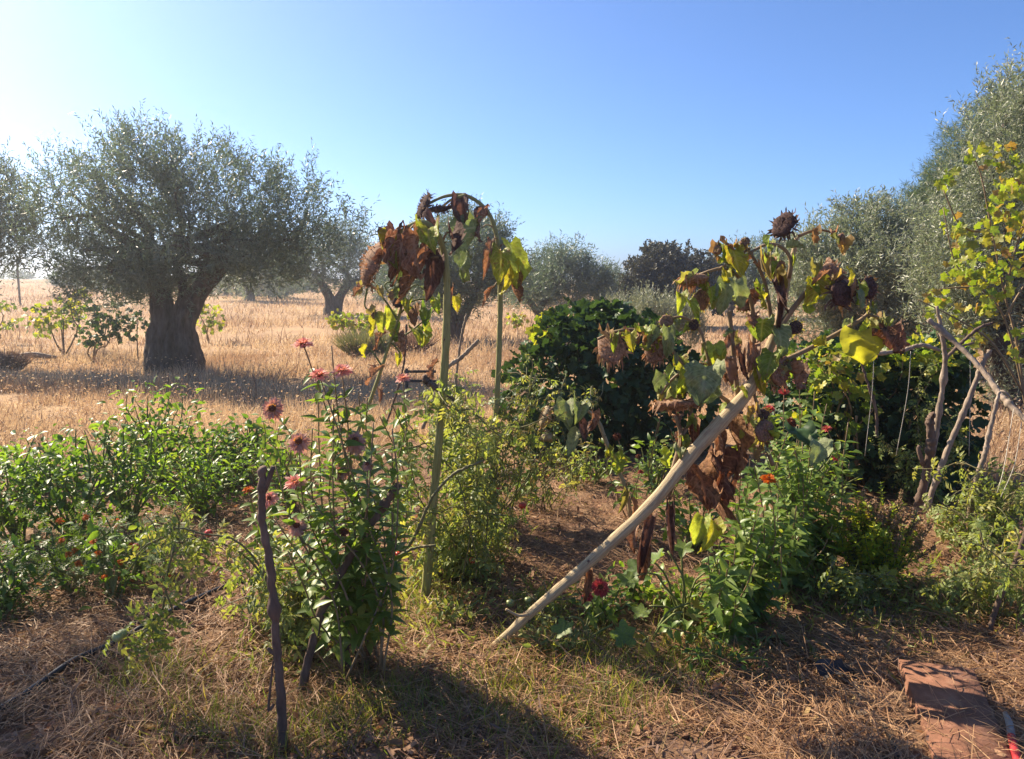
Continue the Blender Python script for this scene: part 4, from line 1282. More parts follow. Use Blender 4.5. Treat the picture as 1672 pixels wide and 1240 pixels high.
for (px, py, yaw, L, W, m) in ((690, 528, 300, .10, .08, M_sgreen), (616, 520, 250, .13, .08, M_syel), (668, 508, 300, .14, .10, M_srust), (675, 502, 20, .09, .08, M_syel), (742, 484, 330, .11, .08, M_syel), (600, 566, 190, .08, .06, M_syel),
                                (650, 578, 320, .09, .06, M_syel), (640, 505, 240, .15, .11, M_sgreen), (630, 545, 200, .13, .07, M_sbrown), (650, 545, 330, .16, .07, M_sbrown), (628, 600, 215, .17, .07, M_sbrown), (600, 462, 200, .10, .06, M_tomdry), (590, 468, 260, .09, .06, M_sbrown),
                                (620, 470, 270, .08, .06, M_tomdry), (710, 486, 280, .11, .09, M_sgreen), (690, 470, 300, .10, .07, M_sgrey), (675, 540, 300, .13, .11, M_sgreen), (612, 500, 230, .10, .08, M_tomdry), (660, 460, 310, .13, .07, M_sbrown), (618, 632, 320, .13, .06, M_sbrown), (655, 530, 200, .12, .10, M_sgreen), (628, 512, 190, .13, .09, M_sgreen), (700, 505, 290, .16, .12, M_vine), (690, 545, 320, .12, .10, M_sgreen), (668, 490, 240, .11, .09, M_syel)):
    big_leaf(sfE, P(px, py, d + R.normal() * .05), yaw, L, W, m, 1.3, .8, .2)
sun_head(sfE, P(651, 493, d - .06), (-.2, -.9, -.2), .085, .03, M_headdark, M_bractdark, 16, .3, .1, .2)
for (px, py) in ((588, 474), (612, 515), (640, 482), (700, 480), (660, 450)):
    sun_head(sfE, P(px, py, d + R.normal() * .05), (R.normal() * .5, -.5, -.7), .06, .025, M_head, M_bractgr, 14, .6, .1, .3)

# the big leaning branching sunflower
b = G(805, 1058)
sfC = thing('sunflower', 'leaning branched sunflower with thick pale fallen stalk and many dead heads', 'sunflower', b)
d = 3.15
d0 = b[1]
pC = pxpath([(802, 1060, d0), (880, 990, d0), (960, 922, d0 + .02), (1060, 830, d0 + .05), (1130, 745, d0 + .08), (1188, 682, d0 + .1), (1228, 632, d0 + .12), (1258, 565, d0 + .15), (1280, 490, d0 + .18), (1294, 430, d0 + .2), (1303, 388, d0 + .2)], d, 70)
stalk(sfC, pC, [.015, .020, .023, .026, .028, .030, .027, .019, .014, .011, .009], M_stalkdry, 12, 26, nub=.4, seed=5)
Geo().tube(pxpath([(863, 1004, d0 - .02), (845, 1005, d0 - .03), (826, 995, d0 - .04)], d, 8), [.008, .005], 6).build('broken_shoot', M_stalkdry, sfC)
dC = d0 + .15
ST = [
    ([(1303, 386), (1328, 377), (1352, 378), (1372, 390)], .007, .003), ([(1262, 552), (1300, 498), (1335, 458), (1356, 448)], .014, .007), ([(1245, 600), (1300, 580), (1370, 543), (1416, 514), (1421, 492)], .012, .006),
    ([(1206, 660), (1203, 630), (1196, 560), (1191, 508)], .012, .009), ([(1222, 640), (1228, 596), (1231, 550), (1228, 500), (1216, 466), (1198, 446), (1174, 439), (1142, 449)], .011, .006),
    ([(1262, 545), (1256, 500), (1249, 462), (1232, 424), (1216, 400)], .010, .005), ([(1288, 455), (1291, 425), (1278, 405), (1255, 399), (1228, 411), (1208, 428)], .009, .005),
    ([(1216, 402), (1195, 401), (1174, 403)], .004, .003), ([(1200, 664), (1168, 640), (1140, 610), (1120, 605), (1095, 622), (1075, 650)], .009, .005), ([(1090, 815), (1100, 765), (1112, 716), (1104, 680)], .013, .009), ([(1112, 716), (1126, 690), (1130, 668)], .008, .006),
    ([(1140, 612), (1116, 622), (1108, 650)], .009, .009), ([(1160, 600), (1150, 560), (1140, 535), (1115, 518), (1090, 522)], .008, .005), ([(1060, 550), (1035, 539), (1005, 542), (976, 554)], .008, .006), ([(1120, 600), (1095, 570), (1075, 548), (1060, 548)], .008, .006),
    ([(1268, 580), (1285, 598), (1278, 606)], .009, .009), ([(1230, 640), (1245, 690), (1250, 700)], .007, .006), ([(1262, 760), (1248, 720), (1245, 705)], .010, .008), ([(1416, 514), (1435, 520), (1442, 538)], .006, .005), ([(1350, 452), (1370, 460), (1400, 462), (1416, 468)], .007, .005),
    ([(1176, 438), (1200, 425), (1220, 408)], .006, .005), ([(1155, 610), (1166, 585), (1168, 560)], .006, .004)]
for pts, r0, r1 in ST:
    side_stem(sfC, pts, dC, r0, r1, M_stem)
HD = [  # x, y, facing, diameter, thickness, dark?, bract kind, drop, z offset
    (1279, 367, (-.6, -.5, -.45), .12, .05, 1, 0, .1, 0), (1374, 390, (.1, -.5, -.8), .055, .03, 0, 0, .3, 0), (1377, 480, (.1, -.75, -.6), .135, .045, 1, 0, .15, -.04), (1356, 447, (-.2, -.8, .3), .11, .05, 0, 0, .2, 0),
    (1420, 470, (.35, -.8, -.1), .105, .04, 1, 0, .2, 0), (1442, 548, (.2, -.4, -.8), .14, .04, 0, 0, .55, 0), (1132, 460, (-.1, -.3, -.9), .14, .045, 0, 0, .7, 0), (1146, 490, (-.1, -.5, -.8), .10, .04, 0, 1, .4, .03),
    (1216, 395, (-.2, -.6, .6), .045, .04, 0, 1, 0, 0), (1172, 408, (-.6, -.5, .2), .045, .04, 0, 1, 0, 0), (1098, 664, (-.05, -.25, -.95), .20, .05, 0, 0, .3, -.02), (1132, 660, (.1, -.3, -.9), .10, .05, 0, 0, .3, 0),
    (1070, 574, (-.4, -.5, -.7), .11, .05, 0, 0, .4, 0), (1088, 524, (-.3, -.8, -.2), .065, .035, 0, 1, .1, 0), (1133, 530, (-.1, -.9, .1), .055, .035, 1, 1, .1, 0), (998, 568, (-.35, -.3, -.85), .15, .05, 0, 0, .45, 0),
    (1276, 606, (.05, -.5, -.85), .17, .045, 0, 0, .5, -.05), (1300, 535, (.3, -.9, -.1), .075, .04, 1, 1, .1, 0), (1215, 498, (-.3, -.9, 0), .07, .04, 0, 1, .1, .03), (1250, 704, (.3, -.8, -.4), .12, .05, 0, 1, .3, -.05), (1245, 676, (-.4, -.8, -.1), .06, .04, 1, 1, .2, 0), (1266, 436, (-.2, -.9, 0), .09, .05, 0, 1, .3, .06), (1148, 600, (0, -.9, -.2), .05, .03, 0, 1, .1, 0)]
for (px, py, n, dia, th, dk, bk, drop, dz) in HD:
    sun_head(sfC, P(px, py, dC + dz), n, dia * .85, th * .85, M_headdark if dk else M_head, (M_bractdark if dk and not bk else (M_bractgr if bk else M_bract)), 22, .38, .12, .2, drop=drop)
LF = [  # x, y (petiole end), yaw, length, width, material, droop, curl, crumple
    (1196, 408, 265, .14, .115, M_syel, 1.2, .35, .08), (1188, 462, 240, .16, .10, M_sgrey, 1.3, .6, .1), (1200, 458, 300, .13, .11, M_sgrey, 1.4, .5, .1), (1332, 456, 275, .15, .12, M_syel, 1.35, .3, .08), (1318, 500, 250, .04, .06, M_sgreen, 1, .4, .1),
    (1246, 522, 235, .12, .13, M_sgreen, 1.2, .5, .1), (1268, 536, 300, .15, .10, M_sgrey, 1.4, .5, .08), (1262, 575, 225, .16, .11, M_sgreen, .9, .5, .12), (1240, 600, 250, .15, .08, M_syel, 1.3, .8, .12), (1404, 540, 270, .17, .19, M_vine, 1.35, .25, .06),
    (1418, 530, 20, .14, .05, M_sgreen, .4, .8, .1), (1165, 562, 280, .11, .10, M_sgreen, 1.35, .4, .08), (1088, 612, 240, .14, .12, M_sgrey, 1.4, .5, .1), (1152, 600, 265, .18, .17, M_sgrey, 1.4, .35, .16), (1150, 608, 320, .17, .13, M_sgrey, 1.4, .5, .16), (1112, 582, 240, .09, .08, M_syel, 1.1, .5, .1),
    (1120, 606, 280, .13, .08, M_sgreen, 1.4, .6, .1), (1100, 600, 200, .08, .06, M_sgreen, .9, .5, .1), (1022, 545, 285, .11, .07, M_sgreen, 1.4, .5, .1), (1030, 543, 250, .10, .06, M_syel, 1.4, .5, .1), (1005, 545, 250, .11, .05, M_sgreen, 1.2, .9, .1),
    (1090, 535, 280, .15, .08, M_sgrey, 1.4, .7, .14), (1078, 540, 230, .12, .07, M_sgrey, 1.3, .8, .14), (1140, 440, 60, .10, .05, M_sgrey, -.6, .4, .08), (1128, 448, 120, .08, .05, M_bractgr, -.3, .8, .2), (1112, 480, 250, .11, .06, M_sgreen, 1.3, .8, .12), (1160, 470, 300, .11, .08, M_sgreen, 1.3, .8, .15), (1125, 490, 240, .13, .06, M_sgreen, 1.4, .7, .1), (1185, 600, 290, .08, .10, M_sbrown, 1.4, .8, .2), (1190, 590, 270, .12, .07, M_bract, 1.4, 1.1, .25),
    (1270, 480, 260, .22, .06, M_sdark, 1.45, 1.4, .2), (1262, 460, 230, .20, .07, M_sdark, 1.3, 1.4, .2), (1258, 420, 220, .16, .10, M_sgreen, 1.4, 1.0, .2), (1268, 440, 250, .10, .09, M_bractgr, 1.4, 1.0, .25), (1250, 430, 250, .11, .08, M_tomdry, 1.4, 1.2, .3), (1230, 560, 230, .16, .08, M_sbrown, 1.45, 1.2, .2), (1215, 580, 250, .13, .07, M_sdark, 1.45, 1.3, .2),
    (1385, 440, 300, .08, .05, M_syel, 1.4, .5, .1), (1400, 475, 280, .09, .05, M_sgrey, 1.4, .5, .1), (1335, 430, 200, .07, .06, M_bractgr, 1.2, .8, .2), (1340, 440, 280, .10, .09, M_sbrown, 1.3, .9, .25), (1428, 548, 330, .15, .10, M_srust, 1.0, .9, .25), (1460, 535, 330, .12, .07, M_sbrown, .9, 1, .25), (1445, 525, 10, .12, .09, M_sdark, .9, 1, .2),
    (1285, 600, 320, .13, .10, M_sbrown, 1.3, .9, .25), (1250, 610, 200, .10, .09, M_bract, 1.3, .9, .25), (1205, 625, 190, .06, .05, M_sgreen, .6, .4, .05), (1208, 632, 340, .07, .04, M_sgreen, 1.0, .4, .05), (1190, 660, 160, .07, .05, M_sgreen, .8, .4, .05), (1218, 680, 280, .12, .06, M_sgrey, 1.4, .5, .08), (1230, 690, 300, .17, .14, M_sgreen, 1.45, .5, .1), (1335, 720, 300, .13, .11, M_sgrey, 1.4, .4, .08), (1300, 700, 280, .12, .15, M_fig, 1.3, .4, .08),
    # brown sheets hanging below the stalk
    (1140, 760, 290, .22, .20, M_srust, 1.35, .8, .2), (1165, 750, 300, .25, .20, M_srust, 1.5, 1.0, .22), (1178, 700, 275, .30, .10, M_sbrown, 1.5, 1.3, .2), (1190, 690, 285, .36, .11, M_srust, 1.5, 1.3, .2), (1170, 690, 240, .18, .08, M_sbrown, 1.4, 1.3, .2), (1130, 690, 255, .16, .08, M_srust, 1.45, 1.3, .2), (1115, 720, 250, .14, .08, M_sbrown, 1.45, 1.3, .2),
    (1066, 842, 260, .30, .09, M_sdark, 1.5, 1.3, .2), (1095, 825, 280, .27, .09, M_sdark, 1.5, 1.3, .2), (1050, 880, 270, .22, .09, M_sbrown, 1.5, 1.3, .2), (960, 930, 270, .17, .07, M_srust, 1.5, 1.3, .2), (1040, 860, 230, .13, .07, M_sbrown, 1.45, 1.2, .2),
    (1165, 850, 290, .16, .10, M_syel, 1.45, .5, .1), (1150, 845, 250, .14, .09, M_sgreen, 1.4, .6, .1), (1200, 865, 300, .13, .07, M_sgrey, 1.4, .6, .1)]
for (px, py, yaw, L, W, m, dr, cu, cr) in LF:
    dz = -.03 + R.normal() * .05 if py < 680 else .06 + R.normal() * .04
    f = .82 if py < 680 else .88
    big_leaf(sfC, P(px, py, dC + dz), yaw, L * f, W * f, m, dr, cu, cr * 1.2)
# a tangle of small curled leaves along the side stems
for k, (pts, r0, r1) in enumerate(ST):
    q = pxpath(pts, dC, 30)
    for _ in range(5):
        c = q[R.integers(6, 30)] + R.normal(size=3) * [.012, .03, .012]
        m = [M_sgreen, M_syel, M_bractgr, M_sgrey, M_bract, M_sbrown][R.integers(0, 6)]
        L = R.uniform(.04, .085)
        big_leaf(sfC, c, 270 + R.normal() * 60, L, L * R.uniform(.45, .9), m, R.uniform(.6, 1.6), R.uniform(.4, 1.2), .25, pitch=R.uniform(-1.2, .3))

# small bent sunflower in the middle
b = G(1032, 860)
sfD = thing('sunflower', 'small bent sunflower with two hanging pale heads in front of the dark bush', 'sunflower', b)
d = b[1]
pD = pxpath([(1032, 864), (1022, 800), (1003, 755), (987, 715), (976, 688), (955, 668), (925, 658), (900, 668)], d, 40)
stalk(sfD, pD, [.012, .013, .013, .012, .011, .009, .007, .006], M_stalkdry, 8, 9, seed=6)
sun_head(sfD, P(888, 680, d), (-.55, -.2, -.8), .13, .055, M_calyx, M_bract, 18, .35, .1, .3, drop=.3, seed=21)
sun_head(sfD, P(893, 716, d), (-.2, -.3, -.9), .09, .06, M_calyx, M_bractgr, 14, .4, .05, .4, drop=.3, seed=22)
side_stem(sfD, [(910, 664), (904, 685), (898, 705)], d, .006, .005, M_stem)
for (px, py, yaw, L, W, m, dr, cu) in ((925, 655, 240, .17, .12, M_sgrey, 1.4, .6), (948, 660, 290, .15, .14, M_sgrey, 1.3, .8), (945, 700, 265, .20, .075, M_sgrey, 1.5, .3), (1003, 742, 340, .12, .13, M_sgreen, 1.1, .4), (960, 690, 230, .14, .09, M_sdark, 1.45, 1), (1000, 730, 200, .07, .05, M_syel, 1.2, .7), (1010, 735, 330, .06, .05, M_syel, 1, .7), (1024, 800, 250, .15, .06, M_tomdry, 1.5, 1.2), (1030, 815, 300, .12, .05, M_bract, 1.5, 1.2), (970, 672, 320, .13, .08, M_sbrown, 1.3, 1.1)):
    big_leaf(sfD, P(px, py, d - .02 + R.normal() * .03), yaw, L, W, m, dr, cu, .12)

# ---------------------------------------------------------------- stakes, branches and strings
def wood_piece(name, label, cat, pts, d, rad, mat, twig=None, sides=9, ground=True):
    """a crooked piece of branch wood; pts in the picture"""
    p = pxpath(pts, d, 60)
    base = p[0].copy()
    root = thing(name, label, cat, base)
    r = np.random.default_rng(len(label))
    rr = np.interp(np.linspace(0, 1, 60), np.linspace(0, 1, len(rad)), rad) * (.93 + .06 * r.normal(size=60))
    for _ in range(5):
        i = r.integers(4, 58); rr[i] *= 1.28; rr[i - 1] *= 1.14; rr[i + 1] *= 1.14
    g = Geo(); V, F = tube_geo(p + r.normal(size=p.shape) * .0012, rr, 11)
    g.add(V + r.normal(size=V.shape) * .07 * rr.mean(), F, 0.0)
    g.build('pole', mat, root)
    for t in (twig or []):
        q = pxpath(t[0], d, 8)
        Geo().tube(q, t[1], 7).build('fork', mat, root)
    return root


dS = G(462, 1225)[1]
wood_piece('garden_stake', 'forked crooked wooden stake in the left foreground', 'stake', [(463, 1232), (458, 1130), (452, 1060), (447, 985), (438, 905), (428, 850), (428, 800), (428, 762)], dS, [.018, .016, .015, .0145, .0135, .013, .0135, .012], M_stake,
           [([(432, 800), (438, 785), (446, 762)], [.010, .008]), ([(450, 1068), (441, 1062), (437, 1058)], [.009, .005]), ([(447, 1150), (438, 1160), (444, 1100), (446, 1080)], [.005, .003])])
dS = G(490, 1135)[1]
wood_piece('garden_stake', 'thick grey stake leaning right through the zinnia leaves', 'stake', [(490, 1140), (505, 1070), (530, 985), (565, 920), (610, 850), (652, 790)], dS, [.017, .017, .018, .016, .016, .015], M_stake)
dS = G(566, 1095)[1]
wood_piece('garden_stake', 'short upright dark stake among the zinnia stems', 'stake', [(566, 1100), (565, 1040), (570, 985), (575, 905)], dS, [.015, .014, .015, .013], M_stake)
wood_piece('garden_stake', 'broken pale stake top leaning above the tomato foliage', 'stake', [(765, 700, 4.6), (735, 650, 4.6), (700, 625, 4.6), (694, 617, 4.6)], 4.6, [.022, .022, .022, .022], M_stake)
dS = G(735, 760)[1]
wood_piece('garden_stake', 'slim upright grey stick between the two tall sunflower stalks', 'stake', [(728, 770), (742, 640), (752, 560), (762, 513)], 5.6, [.012, .011, .010, .008], M_branch)
wood_piece('garden_stake', 'thick grey stick leaning right between the tall sunflower stalks', 'stake', [(690, 700), (725, 610), (752, 585), (782, 556)], 5.5, [.014, .015, .014, .016], M_branch)
wood_piece('garden_stake', 'thin dark rod behind the thin wilted sunflower', 'stake', [(628, 700), (648, 640), (660, 590), (664, 530)], 6.3, [.009, .009, .008, .008], M_stake)
for (lab, pts, dd, rad) in (
        ('yellowish bare side branch crossing the first sunflower stalk', [(640, 930), (675, 880), (705, 815), (740, 775), (790, 752)], 3.4, [.008, .008, .007, .005]),
        ('bare brown branch reaching right past the foot of the first sunflower', [(585, 960), (630, 925), (670, 898), (712, 890)], 3.1, [.009, .008, .007, .005])):
    wood_piece('dry_branch', lab, 'branch', pts, dd, rad, M_tstem)

# right-hand trellis of branches
dT = G(1500, 842)[1]
wood_piece('trellis_pole', 'short thick cut post at the left foot of the branch trellis', 'pole', [(1492, 846), (1508, 790), (1520, 730), (1518, 690), (1522, 678)], dT, [.026, .026, .028, .026, .024], M_stake, [([(1508, 760), (1500, 735), (1502, 728)], [.016, .012])])
wood_piece('trellis_pole', 'tall crooked upright pole of the branch trellis', 'pole', [(1500, 845), (1522, 740), (1535, 660), (1543, 590), (1538, 545), (1530, 500)], dT + .05, [.020, .020, .018, .016, .015, .009], M_branch)
wood_piece('trellis_pole', 'long pole leaning right in the middle of the branch trellis', 'pole', [(1510, 838), (1545, 740), (1575, 670), (1600, 605), (1616, 572)], dT - .1, [.019, .019, .017, .016, .014], M_branch)
wood_piece('trellis_pole', 'thin crooked pole at the right of the branch trellis', 'pole', [(1582, 850), (1592, 790), (1608, 740), (1618, 695), (1632, 640)], dT - .5, [.016, .016, .015, .013, .010], M_branch)
wood_piece('trellis_pole', 'dark pole leaning right at the right edge of the photo', 'pole', [(1602, 1075), (1630, 985), (1665, 900), (1690, 820)], 3.25, [.013, .012, .011, .010], M_stake)
wood_piece('trellis_rail', 'smooth pale horizontal branch tied between trellis poles', 'branch', [(1380, 572), (1400, 578), (1440, 577), (1475, 572), (1505, 564), (1534, 572)], dT - .02, [.018, .014, .013, .014, .013, .011], M_branch)
wood_piece('trellis_rail', 'long bare branch slanting down to the right edge of the trellis', 'branch', [(1516, 522, 4.95), (1560, 560, 4.85), (1600, 600, 4.7), (1630, 640, 4.55), (1650, 662, 4.45), (1690, 700, 4.3)], 4.8, [.017, .017, .016, .018, .018, .017], M_branch, [([(1625, 640, 4.57), (1640, 640, 4.52), (1652, 652, 4.5)], [.010, .004])])
wood_piece('trellis_rail', 'dark side branch behind the slanting bare branch', 'branch', [(1540, 590), (1570, 560), (1600, 535), (1620, 528)], 5.1, [.012, .012, .010, .008], M_stake)
wood_piece('vine_shoot', 'thin bare stem hanging behind the trellis strings', 'stem', [(1432, 715), (1430, 670), (1418, 630), (1404, 585)], dT + .2, [.010, .010, .008, .007], M_stake)
strings = [([(1427, 578), (1424, 640), (1412, 745)], 'left string tied down from the pale horizontal branch'), ([(1487, 574), (1482, 640), (1463, 745)], 'right string tied down from the pale horizontal branch'),
           ([(1655, 668, 4.4), (1640, 760, 4.2), (1628, 805, 4.1)], 'double white string near the right edge of the trellis'), ([(1584, 590), (1584, 660), (1582, 745)], 'faint vertical string right of the leaning trellis pole'), ([(1668, 690, 4.3), (1656, 760, 4.2), (1634, 812, 4.1)], 'rightmost slanting string of the trellis')]
for pts, lab in strings:
    p = pxpath(pts, dT - .05, 10)
    tag(Geo().tube(p, [.002, .002], 5).build('string', M_twine, org=p[-1]), lab, 'string')

# irrigation hose
a = [G(-60, 1198), G(30, 1150), G(120, 1088), G(190, 1055), G(280, 1005), G(375, 962), G(430, 945)]
tag(Geo().tube(smooth_path([q + np.array([0, 0, .022]) for q in a], 40), [.013, .013], 10).build('drip_hose', M_hose, org=a[0]), 'black irrigation hose lying on straw in the left foreground', 'hose')
a = [G(1392, 1106), G(1405, 1140), G(1430, 1172), G(1452, 1205), G(1470, 1260)]
tag(Geo().tube(smooth_path([q + np.array([0, 0, .014]) for q in a], 24), [.010, .010], 10).build('drip_hose', M_hose, org=a[0]), 'black hose end beside the terracotta slab at lower right', 'hose')


# ---------------------------------------------------------------- things on the soil
def slab(name, label, cat, corners, th, mat, lift=.005):
    c = np.array([G(*q) for q in corners]); c[:, 2] = c[:, 2].mean() + .016 + lift
    org = c.mean(0)
    n = 8
    V = []
    r = np.random.default_rng(3)
    for lvl in (0, 1, 2):
        for e in range(4):
            p, q = c[e], c[(e + 1) % 4]
            for t in np.linspace(0, 1, n, endpoint=False):
                w = p * (1 - t) + q * t
                w = w + (org - w) * (.03 if lvl == 2 else 0)
                w = w + np.array([r.normal() * .0015, r.normal() * .0015, 0])
                w[2] = c[0, 2] + (-.03, th - .006, th)[lvl]
                V.append(w)
    m = 4 * n
    i = np.arange(2)[:, None] * m; j = np.arange(m)[None]; k = (j + 1) % m
    F = [np.stack([i + j, i + k, i + m + k, i + m + j], -1).reshape(-1, 4), (np.arange(m) + 2 * m)[None]]
    return tag(Geo().add(np.array(V), F, 0.0).build(name, mat, smooth=False, org=org), label, cat)


slab('terracotta_slab', 'large flat terracotta slab lying at the lower right', 'slab', [(1466, 1100), (1588, 1112), (1668, 1290), (1540, 1300)], .03, M_terra)
slab('terracotta_piece', 'small terracotta shard on straw in the foreground centre', 'shard', [(684, 1105), (712, 1112), (716, 1122), (700, 1118)], .02, M_terra)
slab('brick', 'single brick lying behind the tomato plants in front of dark bush', 'brick', [(868, 782), (892, 780), (891, 770), (868, 771)], .05, M_terra)
slab('plank', 'weathered plank lying in shade left of the single brick', 'plank', [(800, 790), (850, 782), (850, 772), (800, 778)], .03, M_wood)


def stone(label, px, py, r, seed):
    rr = np.random.default_rng(seed)
    c = G(px, py)
    S, K = 9, 6
    V = []
    for i in range(K):
        ph = math.pi * i / (K - 1)
        for j in range(S):
            th = 6.283 * j / S
            q = r * (1 + .18 * rr.normal()) if 0 < i < K - 1 else r
            V.append([q * math.sin(ph) * math.cos(th), q * math.sin(ph) * math.sin(th) * .85, q * math.cos(ph) * .65])
    i = np.arange(K - 1)[:, None] * S; j = np.arange(S)[None]; k = (j + 1) % S
    return tag(Geo().add(np.array(V) + c + [0, 0, r * .35], [np.stack([i + S + j, i + S + k, i + k, i + j], -1).reshape(-1, 4)], 0.0).build('stone', M_stone, smooth=False, org=c), label, 'stone')


stone('pale angular stone beside the hose end at lower right', 1411, 1172, .030, 1)
stone('small reddish clod on sunlit straw right of the squash leaves', 1418, 1001, .018, 2)
stone('small pale stone on straw at lower right below the dark plastic scrap', 1275, 1140, .022, 5)
# folded dark plastic scrap
c = G(1368, 1122)
V, F = leaf_sheet(.17, .11, .5, .7, .22, seed=77)
a = frames(np.array([[.95, .3, .1]]), np.array([[0, -.3, 1.0]]))[0]
tag(Geo().add(V @ a.T + c + [-.07, 0, .045], F, 0.0).build('plastic_scrap', M_black, org=c), 'crumpled dark plastic scrap on the soil at lower right', 'scrap')
# tool with red grip
c = G(1652, 1235)
tool = thing('hand_tool', 'grey hand tool with red grip lying at the lower right corner', 'tool', c)
p0, p1, p2 = G(1640, 1178) + [0, 0, .03], G(1650, 1215) + [0, 0, .028], G(1664, 1270) + [0, 0, .028]
Geo().tube(smooth_path([p0, (p0 + p1) / 2 + [.004, 0, .004], p1], 10), [.008, .012, .013], 10).build('blade', M_grey, tool)
Geo().tube(smooth_path([p1, (p1 + p2) / 2, p2], 10), [.0125, .014, .012], 10).build('grip', M_red, tool)

# ---------------------------------------------------------------- zinnias, left clump
def zstems(specs, d, bx, by, jit=.05):
    """specs: tip (px,py[,depth]) list; stems rise from one base"""
    b = G(bx, by)
    out = []
    for s in specs:
        if isinstance(s, tuple):
            tip = P(s[0], s[1], s[2] if len(s) > 2 else d + R.normal() * jit)
            out.append(grow(b + R.normal(size=3) * [.02, .02, 0], tip, 0, .015, 18))
        else:
            out.append(pxpath(s, d, 18))
    return b, out


b, st = zstems([(495, 562), (521, 613), (558, 606), [(625, 1095), (618, 1000), (600, 900), (575, 800), (555, 700), (541, 565)], (488, 722), (580, 722), (556, 772), (482, 788), (520, 640), (545, 660), (560, 690), (510, 700), (470, 740), (600, 790)], 2.9, 610, 1090)
up = (0, -.25, 1.0)
zinnia('tall pink zinnia with upright blooms and faded heads behind the forked stake', b, st,
       [(0, M_petal, .085, 0, (-.1, -.3, 1)), (1, M_petal, .085, 0, (.1, -.3, 1)), (2, M_petal, .085, 0, (.1, -.35, 1)), (4, M_petalold, .095, 1, (0, -.8, .5)), (5, M_petalold, .095, 1, (.1, -.8, .5)), (6, M_petalold, .075, 2, (0, -.7, .6)), (7, M_petal, .085, 0, (0, -.35, 1))], start=.25, spacing=.046, size=(.085, .12))
b, st = zstems([[(565, 1110), (600, 1030), (640, 930), (650, 800), (640, 700)], [(560, 1100), (545, 980), (480, 860), (450, 760)], (600, 760), (640, 740), [(575, 1000), (560, 960), (535, 910), (500, 890), (485, 860)], (562, 868), [(620, 1090), (625, 1000), (590, 920), (540, 860), (500, 800)], [(625, 1100), (640, 980), (610, 880), (560, 800)], (610, 690), (450, 850), (640, 830), (470, 900)], 2.75, 590, 1085)
zinnia('leafy zinnia in front of the leaning grey stake with brown spent heads', b, st, [(4, M_petalold, .08, 2, (0, -.6, .6)), (5, M_disc, .045, 2, (0, -.3, 1)), (2, M_petalold, .05, 2, (0, -.4, 1))], start=.2, spacing=.046, size=(.085, .12))
b, st = zstems([(658, 618), (600, 650), (585, 640), (620, 680), (665, 700), (640, 660)], 3.5, 650, 900)
zinnia('zinnia with one pink bloom left of the first tall sunflower stalk', b, st, [(0, M_petal, .075, 0, (0, -.3, 1))], start=.2)
b, st = zstems([(445, 668), (430, 690), (455, 700)], 4.6, 445, 800)
zinnia('zinnia with large coral shaggy head before the dry field', b, st, [(0, M_petalold, .15, 1, (0, -.9, .3))], start=.3, spacing=.08)
b, st = zstems([(440, 815), (405, 800), (420, 780), (430, 760)], 3.3, 430, 960)
zinnia('low zinnia with pink bloom right behind the forked stake', b, st, [(0, M_petal, .08, 0, (.2, -.6, .6)), (1, M_orange, .05, 0, (-.3, -.3, 1))], start=.25)

# zinnias, right clump
RZ = [
    ('zinnia bush with pink bloom under the leaning sunflower heads', 1300, 920, 3.9, [(1306, 622), (1330, 640), (1280, 640), (1260, 660), (1350, 660), (1310, 670), (1240, 690), (1330, 690)], [(0, M_petal, .075, (0, -.3, 1)), (2, M_petalred, .06, (0, -.3, 1))]),
    ('zinnia bush with dark red spent heads at the centre right', 1270, 960, 3.7, [(1256, 668), (1292, 690), (1310, 720), (1240, 720), (1270, 740), (1330, 745), (1225, 750), (1290, 770)], [(0, M_petalred, .06, (0, -.4, 1)), (1, M_disc, .06, (0, -.8, .5))]),
    ('zinnia bush with orange bloom right of the rusty hanging leaves', 1225, 1010, 3.35, [(1255, 782), (1210, 740), (1230, 760), (1200, 790), (1270, 800), (1240, 830), (1215, 840)], [(0, M_orange, .07, (.2, -.4, 1))]),
    ('zinnia bush with a red side bloom in front of the dark vine hedge', 1335, 925, 3.95, [(1366, 745), (1350, 700), (1380, 720), (1330, 720), (1345, 770), (1385, 690)], [(0, M_petalred, .06, (.5, -.6, .5)), (1, M_petalred, .05, (0, -.3, 1))]),
    ('low leafy zinnia at the foot of the right clump', 1190, 1040, 3.2, [(1180, 860), (1215, 850), (1160, 890), (1240, 880), (1200, 900), (1175, 930)], []),
]
for lab, bx, by, d, tips, hd in RZ:
    tips = tips + [(x + R.normal() * 28, y + 40 + 110 * R.random()) for (x, y) in tips] * (2 if bx < 1290 else 1)
    b, st = zstems(tips, d, bx, by, .16)
    zinnia(lab, b, st, [(i, m, dia, 0 if m is not M_disc else 2, f) for i, m, dia, f in hd], spacing=.04, size=(.075, .115), start=.05)
b, st = zstems([(1082, 645), (1075, 690), (1095, 700)], 4.2, 1080, 840)
zinnia('slender green zinnia stem between the small sunflower and the leaning stalk', b, st, [], start=.25, spacing=.07, size=(.06, .08))
b, st = zstems([(1008, 712), (1042, 745), (1046, 770), (990, 760), (1025, 780)], 4.7, 1030, 850)
zinnia('young zinnia with dark red buds beside the small bent sunflower', b, st, [(0, M_disc, .06, 2, (0, -.6, .6)), (1, M_disc, .04, 2, (0, -.3, 1)), (2, M_petalred, .05, 2, (0, .2, 1))], start=.3, spacing=.06)
b, st = zstems([(980, 960), (960, 975), (990, 945)], 3.25, 985, 1005)
zinnia('low red zinnia blooming under the fallen sunflower stalk', b, st, [(0, M_petalred, .09, 0, (-.2, -.7, .6)), (1, M_petalred, .05, 0, (-.5, -.5, .5))], start=.3)
b, st = zstems([(860, 740), (875, 760), (850, 770)], 5.0, 865, 820)
